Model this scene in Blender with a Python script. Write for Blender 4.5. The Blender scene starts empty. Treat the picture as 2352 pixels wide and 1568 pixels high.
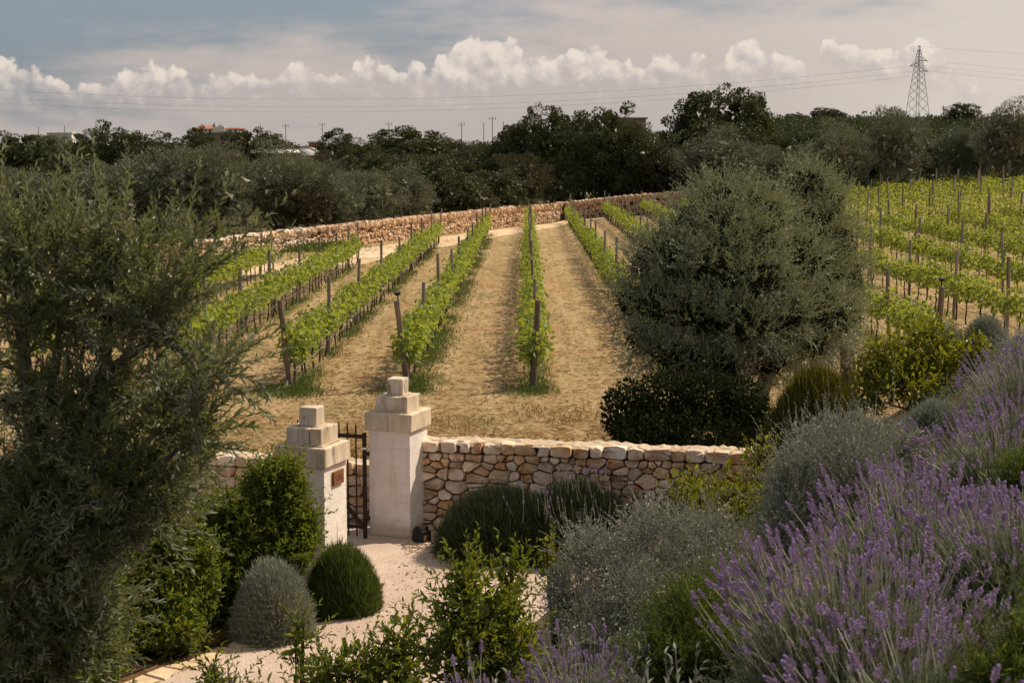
import bpy, math, random
import numpy as np
from mathutils import Vector, Matrix
rng = np.random.default_rng(7); random.seed(7)
S = bpy.context.scene; COL = S.collection
rad = math.radians
# ------------------------------------------------------------------ camera
CX, CY, F, PITCH, CZ = 1176.0, 784.0, 3700.0, rad(6.92), 5.3
cam_d = bpy.data.cameras.new('camera'); cam = bpy.data.objects.new('camera', cam_d); COL.objects.link(cam)
cam.location = (0, 0, CZ); cam.rotation_euler = (rad(90) - PITCH, 0, 0)
cam_d.sensor_width = 36; cam_d.lens = 36 * F / 2352; cam_d.clip_start = .05; cam_d.clip_end = 30000
cam_d.dof.use_dof = True; cam_d.dof.focus_distance = 30; cam_d.dof.aperture_fstop = 10
S.camera = cam
# ------------------------------------------------------------------ light and exposure
SUN_DIR = Vector((.85 * math.cos(rad(48)), .527 * math.cos(rad(48)), math.sin(rad(48)))).normalized()
sd = bpy.data.lights.new('sun', 'SUN'); sd.energy = 4.6; sd.angle = rad(.55); sd.color = (1, .86, .68)
sun = bpy.data.objects.new('sun', sd); COL.objects.link(sun)
sun.rotation_euler = (-SUN_DIR).to_track_quat('-Z', 'Y').to_euler(); sun.location = SUN_DIR * 60
S.view_settings.view_transform = 'Standard'; S.view_settings.look = 'None'
S.view_settings.gamma = 1; S.view_settings.use_curve_mapping = False; S.view_settings.exposure = 0.28
S.cycles.max_bounces = 7; S.cycles.diffuse_bounces = 3; S.cycles.glossy_bounces = 2; S.cycles.transmission_bounces = 4
S.cycles.transparent_max_bounces = 8; S.cycles.sample_clamp_indirect = 4; S.cycles.caustics_reflective = False; S.cycles.caustics_refractive = False

class NT:
    """small node-tree writer"""
    def __init__(s, t): s.t = t; s.t.nodes.clear()
    def n(s, kind, **kw):
        o = s.t.nodes.new(kind)
        for k, v in kw.items():
            if k == 'ins':
                for a, b in v.items():
                    sock = o.inputs[a]
                    if isinstance(b, bpy.types.NodeSocket): s.t.links.new(b, sock)
                    else: sock.default_value = b
            else: setattr(o, k, v)
        return o
    def m(s, op, a, b=None, c=None, clamp=False):
        i = {0: a}
        if b is not None: i[1] = b
        if c is not None: i[2] = c
        return s.n('ShaderNodeMath', operation=op, use_clamp=clamp, ins=i).outputs[0]
    def mix(s, f, a, b, blend='MIX'):
        o = s.n('ShaderNodeMix', data_type='RGBA', blend_type=blend)
        for k, v in ((0, f), (6, a), (7, b)):
            if isinstance(v, bpy.types.NodeSocket): s.t.links.new(v, o.inputs[k])
            else: o.inputs[k].default_value = v
        return o.outputs[2]
    def noise(s, vec, scale, detail=3, rough=.55, dim='3D'):
        o = s.n('ShaderNodeTexNoise', noise_dimensions=dim, ins={'Scale': scale, 'Detail': detail, 'Roughness': rough})
        if vec is not None: s.t.links.new(vec, o.inputs['Vector'])
        return o.outputs['Fac']
    def ss(s, x, a, b):
        o = s.n('ShaderNodeMapRange', interpolation_type='SMOOTHSTEP', ins={0: x, 1: a, 2: b}); return o.outputs[0]
    def link(s, a, b): s.t.links.new(a, b)
def c4(c, k=1.0): return (c[0] * k, c[1] * k, c[2] * k, 1)

# ------------------------------------------------------------------ sky
W = bpy.data.worlds.new('World'); S.world = W; W.use_nodes = True
t = NT(W.node_tree)
out = t.n('ShaderNodeOutputWorld'); bg = t.n('ShaderNodeBackground'); bg.inputs['Strength'].default_value = .0835
t.link(bg.outputs[0], out.inputs[0])
sky = t.n('ShaderNodeTexSky', sky_type='NISHITA', sun_disc=False, sun_elevation=rad(48), sun_rotation=math.atan2(.85, .527), altitude=50, air_density=1.0, dust_density=2.0, ozone_density=1.5)
tc = t.n('ShaderNodeTexCoord'); sp = t.n('ShaderNodeSeparateXYZ', ins={0: tc.outputs['Generated']})
az = t.m('MULTIPLY', t.m('ARCTAN2', sp.outputs[0], sp.outputs[1]), 37.0)      # hundreds of picture-scale units
el = t.m('MULTIPLY', t.m('ARCSINE', sp.outputs[2]), 37.0)
P = t.n('ShaderNodeCombineXYZ', ins={0: az, 1: el, 2: 0.0}).outputs[0]
def vmul(v, xyz): return t.n('ShaderNodeVectorMath', operation='MULTIPLY', ins={0: v, 1: xyz}).outputs[0]
def vadd(v, xyz): return t.n('ShaderNodeVectorMath', operation='ADD', ins={0: v, 1: xyz}).outputs[0]
# high thin veil: covers most of the sky, open to the blue in the upper left
fv = t.noise(vadd(vmul(P, (.16, .62, 1)), (3.1, 0.4, 0)), 1.0, 6, .58)
fv2 = t.noise(vmul(P, (.45, 1.9, 1)), 1.0, 5, .6)
vx = t.m('MULTIPLY_ADD', t.m('MINIMUM', t.m('MAXIMUM', az, -14.), 14.), .052, .60)
vy = t.m('MULTIPLY', t.m('SUBTRACT', t.m('MINIMUM', el, 2.9), 2.0), -.34)
veil = t.m('ADD', t.m('ADD', vx, vy), t.m('ADD', t.m('MULTIPLY', t.m('SUBTRACT', fv, .5), 2.3), t.m('MULTIPLY', t.m('SUBTRACT', fv2, .5), .8)))
veil = t.ss(veil, -.12, .75)
veilcol = t.mix(t.ss(el, .2, 3.6), c4((5.0, 4.45, 4.15)), c4((6.15, 5.25, 4.8)))
veilcol = t.mix(t.ss(az, 2., 12.), veilcol, c4((6.9, 6.2, 5.5)))
skyc = t.mix(.7, sky.outputs[0], c4((2.25, 2.65, 3.3)))
skyc = t.mix(t.m('MULTIPLY', veil, .96), skyc, veilcol)
# cumulus bank along the horizon
CT = [(0,145),(60,150),(110,160),(150,190),(200,206),(270,196),(310,186),(335,162),(370,158),(430,168),(470,186),(500,172),(560,178),(600,186),(640,184),(662,158),(700,150),(745,166),(770,182),(810,170),(845,146),(900,156),(920,172),(960,150),(990,165),(1010,138),(1040,118),(1070,98),(1120,86),(1170,98),(1200,120),(1225,142),(1250,146),(1290,126),(1330,120),(1400,130),(1440,155),(1470,162),(1500,128),(1540,130),(1560,148),(1590,130),(1630,150),(1660,130),(1700,106),(1740,120),(1780,140),(1830,148),(1856,172),(1864,150),(1872,110),(1900,103),(1950,112),(2000,120),(2060,118),(2090,103),(2120,122),(2150,152),(2190,200),(2240,205),(2300,190),(2352,175)]
CB = [(0,222),(200,228),(480,222),(640,205),(760,200),(960,212),(1100,222),(1240,205),(1440,200),(1560,190),(1850,188),(1864,140),(1950,165),(2060,186),(2130,186),(2200,228),(2352,225)]
def curve(pts, x):
    o = t.n('ShaderNodeFloatCurve'); cm = o.mapping.curves[0]
    P2 = [(a / 2352, (335 - b) / 260) for a, b in pts]
    while len(cm.points) < len(P2): cm.points.new(.5, .5)
    for p, (a, b) in zip(sorted(cm.points, key=lambda q: q.location[0]), P2): p.location = (a, b); p.handle_type = 'AUTO'
    o.mapping.update(); t.link(x, o.inputs['Value'])
    return t.m('MULTIPLY', o.outputs[0], 2.6)
def billow(v):
    w = t.noise(v, 2.2, 4, .6)
    v2 = vadd(v, t.n('ShaderNodeCombineXYZ', ins={0: t.m('MULTIPLY', w, .35), 1: t.m('MULTIPLY', w, -.25), 2: 0.0}).outputs[0])
    r = None
    for sc, am in ((1.7, .36), (4.0, .17), (8.5, .085)):
        vo = t.n('ShaderNodeTexVoronoi', feature='SMOOTH_F1', voronoi_dimensions='2D', ins={'Vector': v2, 'Scale': sc, 'Smoothness': .35}).outputs['Distance']
        k = t.m('MULTIPLY', t.m('SUBTRACT', .42, vo), am); r = k if r is None else t.m('ADD', r, k)
    return t.m('ADD', r, t.m('MULTIPLY', t.m('SUBTRACT', t.noise(v, 4., 5, .5), .5), .16))
b0 = billow(P); b1 = billow(vadd(P, (.13, .17, 0)))
wx = t.noise(P, 1.6, 4)
xn = t.m('MULTIPLY_ADD', t.m('ADD', az, t.m('MULTIPLY', t.m('SUBTRACT', wx, .5), .35)), 1 / 23.52, .5, clamp=True)
top = curve(CT, xn); base = curve(CB, xn)
edge = t.m('ADD', t.m('SUBTRACT', top, el), t.m('MULTIPLY', b0, 1.0))
cm_ = t.m('MULTIPLY', t.ss(edge, -.03, .11), t.ss(t.m('ADD', t.m('SUBTRACT', el, base), t.m('MULTIPLY', b0, 1.2)), -.55, .70))
lit = t.m('ADD', t.m('MULTIPLY', t.m('SUBTRACT', b0, b1), 2.6), t.ss(t.m('DIVIDE', t.m('SUBTRACT', el, base), t.m('MAXIMUM', t.m('SUBTRACT', top, base), .2)), -.30, 1.15), clamp=True)
ccol = t.mix(lit, c4((4.8, 4.35, 4.3)), c4((8.3, 7.3, 6.35)))
skyc = t.mix(t.m('MULTIPLY', cm_, .88), skyc, ccol)
t.link(skyc, bg.inputs['Color'])

# ------------------------------------------------------------------ picture <-> place
CP, SP = math.cos(PITCH), math.sin(PITCH)
def ray(px, py):
    u, v = px - CX, py - CY
    return np.array([u, F * CP - v * SP, -F * SP - v * CP])
def at(px, py, d):
    r = ray(px, py); return np.array([0, 0, CZ]) + r * (d / r[1])
def sst(x, a, b):
    k = np.clip((np.asarray(x, float) - a) / (b - a), 0, 1); return k * k * (3 - 2 * k)
def wall_line(x):
    x = np.asarray(x, float); return np.where(x < -1.7, 24.25 + np.clip(-1.7 - x, 0, 12) * .33, 23.75 - .21 * (x + 1.3))
def T(x, y):
    x = np.asarray(x, float); y = np.asarray(y, float)
    bank = 3.7 - .23 * y + .6 * x
    bank = np.minimum(bank, 3.7 + .02 * x)
    bank = bank - (np.maximum(bank, 0) * .9) * sst(y, 19.5, 28)
    bank = np.where(y < 0, np.minimum(bank, 3.7), bank)
    path = -.4 + 0 * x
    low = .5 * (bank + path + np.sqrt((bank - path) ** 2 + .02))
    vy = .22 * (1 - sst(y, 25, 34)) - .0068 * np.clip(y - 35, 0, 90)
    rise = .075 * np.clip(x - 3, 0, 32) * (.6 + .4 * np.clip(y, 0, 110) / 110) * sst(y, 24, 40)
    vine = vy + rise
    vine = np.where(x < 14, np.maximum(vine, np.minimum(.5 * (bank + vine + np.sqrt((bank - vine) ** 2 + .02)), 6)), vine)
    s = sst(y - wall_line(x), -.12, .12)
    z = low * (1 - s) + vine * s
    q = x / np.maximum(y, 1)
    z = z + 7.0 * sst(y, 140, 330) * sst(q, .05, .17) + 3.2 * sst(y, 150, 700)
    return z
def hit(px, py):
    r = ray(px, py); lo, hi = 1.0, 4000.0
    ds = np.geomspace(1.5, 3000, 1500); p = np.array([0, 0, CZ])[None] + r[None] * (ds / r[1])[:, None]
    k = np.argmax(p[:, 2] < T(p[:, 0], p[:, 1])); d0, d1 = ds[max(k - 1, 0)], ds[k]
    for _ in range(30):
        m = .5 * (d0 + d1); q = at(px, py, m)
        if q[2] < T(q[0], q[1]): d1 = m
        else: d0 = m
    return at(px, py, d0)
def gz(x, y): return float(T(x, y))

# ------------------------------------------------------------------ object helpers
def mkmesh(name, V, faces, mats, mi=None, smooth=False):
    """faces: list of int arrays (n,k)"""
    me = bpy.data.meshes.new(name); V = np.asarray(V, np.float32).reshape(-1, 3)
    fs = [np.asarray(f, np.int32) for f in faces if len(f)]
    me.vertices.add(len(V)); me.vertices.foreach_set('co', V.ravel())
    nl = sum(f.size for f in fs); nf = sum(len(f) for f in fs)
    me.loops.add(nl); me.polygons.add(nf)
    me.loops.foreach_set('vertex_index', np.concatenate([f.ravel() for f in fs]))
    st = np.concatenate([np.full(len(f), f.shape[1], np.int32) for f in fs]); ls = np.concatenate([[0], np.cumsum(st)[:-1]]).astype(np.int32)
    me.polygons.foreach_set('loop_start', ls)
    for m in (mats if isinstance(mats, (list, tuple)) else [mats]): me.materials.append(m)
    if mi is not None: me.polygons.foreach_set('material_index', np.asarray(mi, np.int32))
    me.polygons.foreach_set('use_smooth', np.full(nf, smooth))
    me.update(calc_edges=True); me.validate(); return me
class MB:
    """collects pieces into ONE mesh"""
    def __init__(s): s.V = []; s.F = {}; s.n = 0; s.order = []
    def add(s, V, faces, mi=0):
        V = np.asarray(V, float).reshape(-1, 3)
        for f in faces:
            f = np.asarray(f, np.int32)
            if len(f): s.order.append((f + s.n, mi))
        s.V.append(V); s.n += len(V); return s
    def mesh(s, name, mats, smooth=False):
        mi = np.concatenate([np.full(len(f), m) for f, m in s.order])
        return mkmesh(name, np.concatenate(s.V), [f for f, m in s.order], mats, mi, smooth)
def ob(name, me, parent=None, loc=(0, 0, 0), rot=(0, 0, 0), scale=(1, 1, 1)):
    o = bpy.data.objects.new(name, me); COL.objects.link(o); o.parent = parent
    o.location = loc; o.rotation_euler = rot; o.scale = scale if not np.isscalar(scale) else (scale,) * 3; return o
def tag(o, label, cat, group=None):
    o['label'] = label; o['category'] = cat
    if group: o['group'] = group
    return o
def thing(name, label, cat, loc=(0, 0, 0), rz=0, group=None):
    return tag(ob(name, None, None, loc, (0, 0, rz)), label, cat, group)
def kind(o, k): o['kind'] = k; return o
def nrm(v): v = np.asarray(v, float); return v / np.maximum(np.linalg.norm(v, axis=-1, keepdims=True), 1e-9)
def box(sx, sy, sz, c=(0, 0, 0), bev=0.0, jit=0.0):
    """bevelled box, 24 verts"""
    V = []; 
    if bev <= 0:
        for x in (-1, 1):
            for y in (-1, 1):
                for z in (-1, 1): V.append((x * sx / 2, y * sy / 2, z * sz / 2))
        Fq = [(0, 1, 3, 2), (4, 6, 7, 5), (0, 4, 5, 1), (2, 3, 7, 6), (0, 2, 6, 4), (1, 5, 7, 3)]
        V = np.array(V) + np.asarray(c)
        return V + rng.normal(0, jit, V.shape) if jit else V, [np.array(Fq)]
    h = np.array([sx, sy, sz]) / 2; idx = {}
    for a in range(3):
        for s in (-1, 1):
            for p in (-1, 1):
                for q in (-1, 1):
                    v = np.zeros(3); v[a] = s * h[a]; b, c2 = (a + 1) % 3, (a + 2) % 3
                    v[b] = p * (h[b] - bev); v[c2] = q * (h[c2] - bev); idx[(a, s, p, q)] = len(V); V.append(v)
    Q, Tr = [], []
    for a in range(3):
        for s in (-1, 1):
            f = [idx[(a, s, -1, -1)], idx[(a, s, 1, -1)], idx[(a, s, 1, 1)], idx[(a, s, -1, 1)]]; Q.append(f if s > 0 else f[::-1])
        b, c2 = (a + 1) % 3, (a + 2) % 3
        for s in (-1, 1):
            for p in (-1, 1):   # edge between face a,s and face b,p
                f = [idx[(a, s, p, -1)], idx[(b, p, -1, s)], idx[(b, p, 1, s)], idx[(a, s, p, 1)]]; Q.append(f if s * p > 0 else f[::-1])
    for x in (-1, 1):
        for y in (-1, 1):
            for z in (-1, 1):
                f = [idx[(0, x, y, z)], idx[(1, y, z, x)], idx[(2, z, x, y)]]; Tr.append(f if x * y * z > 0 else f[::-1])
    V = np.array(V) + np.asarray(c)
    if jit: V = V + rng.normal(0, jit, V.shape)
    return V, [np.array(Q), np.array(Tr)]
def tube(pts, r, n=7, cap=True, jit=0.0):
    pts = np.asarray(pts, float); k = len(pts); r = np.broadcast_to(np.asarray(r, float), (k,))
    tg = nrm(np.gradient(pts, axis=0)); up = np.array([0, 0, 1.]) if abs(tg[0][2]) < .9 else np.array([1., 0, 0])
    V = []
    for i in range(k):
        a = nrm(np.cross(tg[i], up)); b = np.cross(tg[i], a); up = np.cross(a, tg[i])
        th = np.linspace(0, 2 * np.pi, n, endpoint=False); rr = r[i] * (1 + rng.normal(0, jit, n)) if jit else r[i] * np.ones(n)
        V.append(pts[i] + rr[:, None] * (np.cos(th)[:, None] * a + np.sin(th)[:, None] * b))
    V = np.concatenate(V); i = np.arange(n); j = (i + 1) % n; Q = []
    for s in range(k - 1): Q.append(np.stack([s * n + i, s * n + j, (s + 1) * n + j, (s + 1) * n + i], 1))
    fs = [np.concatenate(Q)]
    if cap: fs += [np.array([[*range(n)][::-1]]), np.array([[(k - 1) * n + q for q in range(n)]])]
    return V, fs
def leaves(B, D, N, L, Wd, fold=.25, droop=.12, hexa=False):
    """leaf blades: rhombic (2 triangles) or six-sided (4 triangles), folded along the midrib"""
    B = np.asarray(B, float); n = len(B); D = nrm(D); s = nrm(np.cross(D, N)); N = np.cross(s, D)
    L = np.broadcast_to(L, (n,))[:, None]; Wd = np.broadcast_to(Wd, (n,))[:, None]
    tip = B + D * L - N * L * droop; i = np.arange(n)
    if not hexa:
        m = B + D * L * .45 + N * Wd * fold
        V = np.stack([B, m + s * Wd / 2, tip, m - s * Wd / 2], 1).reshape(-1, 3); k = i * 4
        return V, [np.concatenate([np.stack([k, k + 1, k + 2], 1), np.stack([k, k + 2, k + 3], 1)])]
    m1 = B + D * L * .28 + N * Wd * fold; m2 = B + D * L * .66 + N * (Wd * fold - L * droop * .45)
    V = np.stack([B, m1 + s * Wd * .46, m2 + s * Wd * .42, tip, m2 - s * Wd * .42, m1 - s * Wd * .46], 1).reshape(-1, 3); k = i * 6
    mid = None
    return V, [np.concatenate([np.stack([k, k + 1, k + 2, k + 3], 1), np.stack([k, k + 3, k + 4, k + 5], 1)])]
def sprigs(O, D, L, nl, ll, lw, ang=50, curve=.25, hexa=False, t0=.08, pair=True, taper=.3, stem=None, curvev=None, roll=.5, fold=.25, droop=.12):
    """leafy twigs; returns leaf V,F and (optionally) stem V,F"""
    O = np.asarray(O, float); n = len(O); D = nrm(D); L = np.broadcast_to(L, (n,))
    cv = rng.normal(0, curve, (n, 3)) if curvev is None else curvev + rng.normal(0, curve, (n, 3))
    tt = np.linspace(t0, 1, nl)[None] + rng.uniform(-.4, .4, (n, nl)) / nl; tt = np.clip(tt, 0, 1)
    pos = O[:, None] + (D[:, None] * tt[..., None] + cv[:, None] * (tt ** 2)[..., None] * .5) * L[:, None, None]
    tan = nrm(D[:, None] + cv[:, None] * tt[..., None])
    a = nrm(np.cross(tan, np.array([.13, .31, .94]))); b = np.cross(tan, a)
    ph = (np.arange(nl)[None] * (np.pi if pair else 2.4) + (np.arange(nl)[None] // 2 * 1.57 if pair else 0) + rng.uniform(0, 6.28, (n, 1)) + rng.normal(0, roll, (n, nl)))[..., None]
    R = a * np.cos(ph) + b * np.sin(ph)
    an = np.radians(ang + rng.normal(0, 12, (n, nl)) - 20 * tt)[..., None]
    LD = tan * np.cos(an) + R * np.sin(an); LN = nrm(tan * np.sin(an) - R * np.cos(an) + rng.normal(0, .25, LD.shape))
    sz = (1 - taper * tt) * rng.uniform(.75, 1.15, tt.shape)
    V, Fc = leaves(pos.reshape(-1, 3), LD.reshape(-1, 3), LN.reshape(-1, 3), (ll * sz).ravel(), (lw * sz).ravel(), fold, droop, hexa)
    if stem is None: return V, Fc
    m = 4; ts = np.linspace(0, 1, m); sp_ = O[:, None] + (D[:, None] * ts[None, :, None] + cv[:, None] * (ts ** 2)[None, :, None] * .5) * L[:, None, None]
    st = nrm(D[:, None] + cv[:, None] * ts[None, :, None]); a = nrm(np.cross(st, np.array([.13, .31, .94]))); b = np.cross(st, a)
    rr = (stem * (1 - .7 * ts))[None, :, None]
    ring = np.stack([sp_ + a * rr, sp_ + (-.5 * a + .87 * b) * rr, sp_ + (-.5 * a - .87 * b) * rr], 2)   # n,m,3,3
    SV = ring.reshape(-1, 3); base_ = (np.arange(n) * m * 3)[:, None, None] + (np.arange(m - 1) * 3)[None, :, None]
    i = np.array([0, 1, 2]); j = np.array([1, 2, 0])
    Q = np.stack([base_ + i, base_ + j, base_ + 3 + j, base_ + 3 + i], -1).reshape(-1, 4)
    return (V, Fc), (SV, [Q])
def ell_pts(n, c, r, inner=.55):
    d = nrm(rng.normal(0, 1, (n, 3))); k = rng.uniform(inner ** 3, 1, n) ** (1 / 3.)
    return np.asarray(c) + d * k[:, None] * np.asarray(r), d
ORD = ['first', 'second', 'third', 'fourth', 'fifth', 'sixth', 'seventh', 'eighth', 'ninth', 'tenth', 'eleventh', 'twelfth', 'thirteenth', 'fourteenth', 'fifteenth', 'sixteenth', 'seventeenth', 'eighteenth', 'nineteenth', 'twentieth', 'twenty-first', 'twenty-second']

# ------------------------------------------------------------------ materials
def mat(name, build):
    m = bpy.data.materials.new(name); m.use_nodes = True; t = NT(m.node_tree)
    o = t.n('ShaderNodeOutputMaterial'); build(t, o); return m
def leafmat(name, ca, cb, back=None, trans=.3, tcol=None, rough=.5, objvar=.0, spec=.35):
    def b(t, o):
        g = t.n('ShaderNodeNewGeometry'); r = g.outputs['Random Per Island']
        col = t.mix(r, c4(ca), c4(cb))
        if objvar:
            oi = t.n('ShaderNodeObjectInfo').outputs['Random']
            col = t.n('ShaderNodeHueSaturation', ins={'Hue': t.m('MULTIPLY_ADD', oi, .04 * objvar, .5 - .02 * objvar), 'Saturation': 1.0, 'Value': t.m('MULTIPLY_ADD', t.m('FRACT', t.m('MULTIPLY', oi, 7.3)), .55 * objvar, 1 - .27 * objvar), 'Color': col}).outputs[0]
        cf = t.mix(g.outputs['Backfacing'], col, c4(back)) if back else col
        p = t.n('ShaderNodeBsdfPrincipled', ins={'Base Color': cf, 'Roughness': rough, 'Specular IOR Level': spec})
        tr = t.n('ShaderNodeBsdfTranslucent', ins={'Color': c4(tcol) if tcol else col})
        if tcol: t.link(t.mix(r, c4(tcol), c4((tcol[0] * 1.25, tcol[1] * 1.1, tcol[2]))), tr.inputs[0])
        mx = t.n('ShaderNodeMixShader', ins={0: trans, 1: p.outputs[0], 2: tr.outputs[0]}); t.link(mx.outputs[0], o.inputs[0])
    return mat(name, b)
def roughmat(name, cols, scale=4, rough=.9, bump=.3, bscale=30, objvar=0, detail=6, stretch=(1, 1, 1), spec=.2, stain=None, coords='Object'):
    def b(t, o):
        tc = t.n('ShaderNodeTexCoord'); v = t.n('ShaderNodeVectorMath', operation='MULTIPLY', ins={0: tc.outputs[coords], 1: stretch}).outputs[0]
        oi = t.n('ShaderNodeObjectInfo')
        if objvar: v = t.n('ShaderNodeVectorMath', operation='ADD', ins={0: v, 1: t.n('ShaderNodeCombineXYZ', ins={0: t.m('MULTIPLY', oi.outputs['Random'], 37.), 1: t.m('MULTIPLY', oi.outputs['Random'], 91.), 2: 0.}).outputs[0]}).outputs[0]
        f = t.noise(v, scale, detail, .62); cr = t.n('ShaderNodeValToRGB'); t.link(f, cr.inputs[0])
        e = cr.color_ramp.elements; n = len(cols)
        while len(e) < n: e.new(.5)
        for i, c in enumerate(cols): e[i].position = .3 + .4 * i / max(n - 1, 1); e[i].color = c4(c)
        col = cr.outputs[0]
        if stain:
            s = t.ss(t.noise(v, stain[1], 5, .65), stain[2], stain[2] + .14); col = t.mix(t.m('MULTIPLY', s, stain[3]), col, c4(stain[0]))
        if objvar: col = t.n('ShaderNodeHueSaturation', ins={'Hue': .5, 'Saturation': t.m('MULTIPLY_ADD', t.m('FRACT', t.m('MULTIPLY', oi.outputs['Random'], 13.7)), .8 * objvar, 1 - .4 * objvar), 'Value': t.m('MULTIPLY_ADD', oi.outputs['Random'], .7 * objvar, 1 - .35 * objvar), 'Color': col}).outputs[0]
        bp = t.n('ShaderNodeBump', ins={'Strength': bump, 'Distance': .02, 'Height': t.noise(v, bscale, 6, .65)})
        p = t.n('ShaderNodeBsdfPrincipled', ins={'Base Color': col, 'Roughness': rough, 'Specular IOR Level': spec, 'Normal': bp.outputs[0]}); t.link(p.outputs[0], o.inputs[0])
    return mat(name, b)
M = {}
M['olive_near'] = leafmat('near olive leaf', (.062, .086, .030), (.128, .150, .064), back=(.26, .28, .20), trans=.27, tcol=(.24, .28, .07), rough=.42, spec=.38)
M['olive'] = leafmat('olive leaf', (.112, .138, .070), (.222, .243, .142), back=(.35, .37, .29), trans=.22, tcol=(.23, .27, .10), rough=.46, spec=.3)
M['olive_far'] = leafmat('far olive leaf', (.088, .102, .050), (.175, .182, .102), back=(.26, .265, .19), trans=.14, rough=.6, objvar=.8)
M['oak'] = leafmat('dark oak leaf', (.038, .047, .015), (.072, .080, .028), trans=.2, tcol=(.08, .09, .02), rough=.5, objvar=.8)
M['dry'] = leafmat('brown green leaf', (.048, .046, .018), (.070, .064, .026), trans=.2, rough=.6, objvar=.7)
M['scrub'] = leafmat('hill scrub leaf', (.042, .056, .014), (.064, .076, .021), trans=.2, rough=.6)
M['bright'] = leafmat('bright bush leaf', (.06, .085, .015), (.09, .12, .025), trans=.3, tcol=(.12, .15, .02), rough=.5, objvar=.4)
M['vine'] = leafmat('vine leaf', (.105, .168, .026), (.192, .25, .044), back=(.19, .245, .08), trans=.40, tcol=(.36, .42, .04), rough=.5, objvar=.35)
M['weed'] = leafmat('weed leaf', (.070, .105, .028), (.15, .18, .06), trans=.35, tcol=(.14, .22, .03), rough=.6)
M['bay'] = leafmat('bay leaf', (.048, .080, .012), (.125, .165, .024), back=(.12, .16, .05), trans=.34, tcol=(.28, .33, .02), rough=.42, spec=.35)
M['gold'] = leafmat('yellow green leaf', (.085, .115, .012), (.19, .185, .02), trans=.35, tcol=(.30, .32, .02), rough=.42, spec=.35)
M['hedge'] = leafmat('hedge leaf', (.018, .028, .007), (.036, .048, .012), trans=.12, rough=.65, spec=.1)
M['olivecore_shade'] = leafmat('inner olive leaf', (.018, .022, .010), (.032, .036, .018), trans=.05, rough=.9, spec=.0)  # olive leaf darkened far down: the crown's inner shade put into the colour
M['silver'] = leafmat('silver leaf', (.22, .225, .175), (.38, .38, .30), back=(.40, .40, .34), trans=.12, rough=.75, spec=.2)
M['santolina'] = leafmat('silver needle', (.24, .26, .20), (.38, .39, .31), trans=.15, rough=.8, spec=.1)
M['lavleaf'] = leafmat('lavender needle', (.145, .165, .095), (.26, .275, .175), trans=.2, rough=.7, spec=.2)
M['lavstem'] = leafmat('lavender stem', (.38, .39, .27), (.50, .49, .36), trans=.15, rough=.7)
M['lavflower'] = leafmat('lavender flower', (.21, .17, .235), (.37, .30, .42), trans=.2, tcol=(.33, .23, .35), rough=.7)
M['lavtip'] = leafmat('lavender tip', (.35, .26, .56), (.47, .37, .69), trans=.35, tcol=(.48, .34, .64), rough=.7)
M['mound'] = leafmat('green needle', (.055, .095, .024), (.115, .165, .045), trans=.3, tcol=(.18, .25, .04), rough=.6)
M['darkmound'] = leafmat('dark green needle', (.042, .058, .024), (.080, .096, .044), trans=.15, rough=.7)
M['rosemary'] = leafmat('rosemary needle', (.060, .105, .020), (.12, .175, .04), trans=.3, tcol=(.18, .24, .03), rough=.55)
M['broom'] = leafmat('broom twig', (.070, .082, .014), (.125, .130, .026), trans=.35, tcol=(.22, .21, .02), rough=.6)
M['straw'] = leafmat('straw blade', (.30, .20, .085), (.60, .44, .22), trans=.25, rough=.8, spec=.1)
M['bark'] = roughmat('olive bark', [(.05, .04, .03), (.13, .11, .085), (.20, .17, .13)], 6, .95, .8, 18, stretch=(1, 1, .35))
M['vinebark'] = roughmat('vine bark', [(.035, .024, .017), (.10, .075, .055)], 12, .95, .7, 40, stretch=(1, 1, .25))
M['post'] = roughmat('weathered post wood', [(.10, .085, .07), (.22, .19, .16), (.30, .265, .225)], 5, .9, .6, 30, objvar=.6, stretch=(1, 1, .12))
M['endpost'] = roughmat('brown post wood', [(.09, .065, .045), (.19, .14, .10), (.29, .22, .165)], 7, .9, .6, 30, objvar=.3, stretch=(1, 1, .25))
M['stone'] = roughmat('limestone', [(.38, .19, .085), (.58, .40, .26), (.68, .54, .41), (.73, .62, .50)], 3.2, .92, 1.0, 16, objvar=.75, stain=((.36, .15, .05), 2.0, .56, .75))
M['farstone'] = roughmat('far limestone', [(.48, .30, .18), (.62, .46, .32), (.70, .58, .44), (.68, .60, .50)], 2.0, .92, .5, 14, objvar=.8)
M['core'] = roughmat('wall core', [(.04, .03, .02), (.09, .06, .04)], 6, .95, .5, 20)  # near-black colour paints the shadow seen in the gaps between stones
M['mortar'] = roughmat('pale wall top', [(.40, .29, .19), (.54, .43, .31), (.62, .51, .39)], 5, .95, .8, 26)
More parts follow.
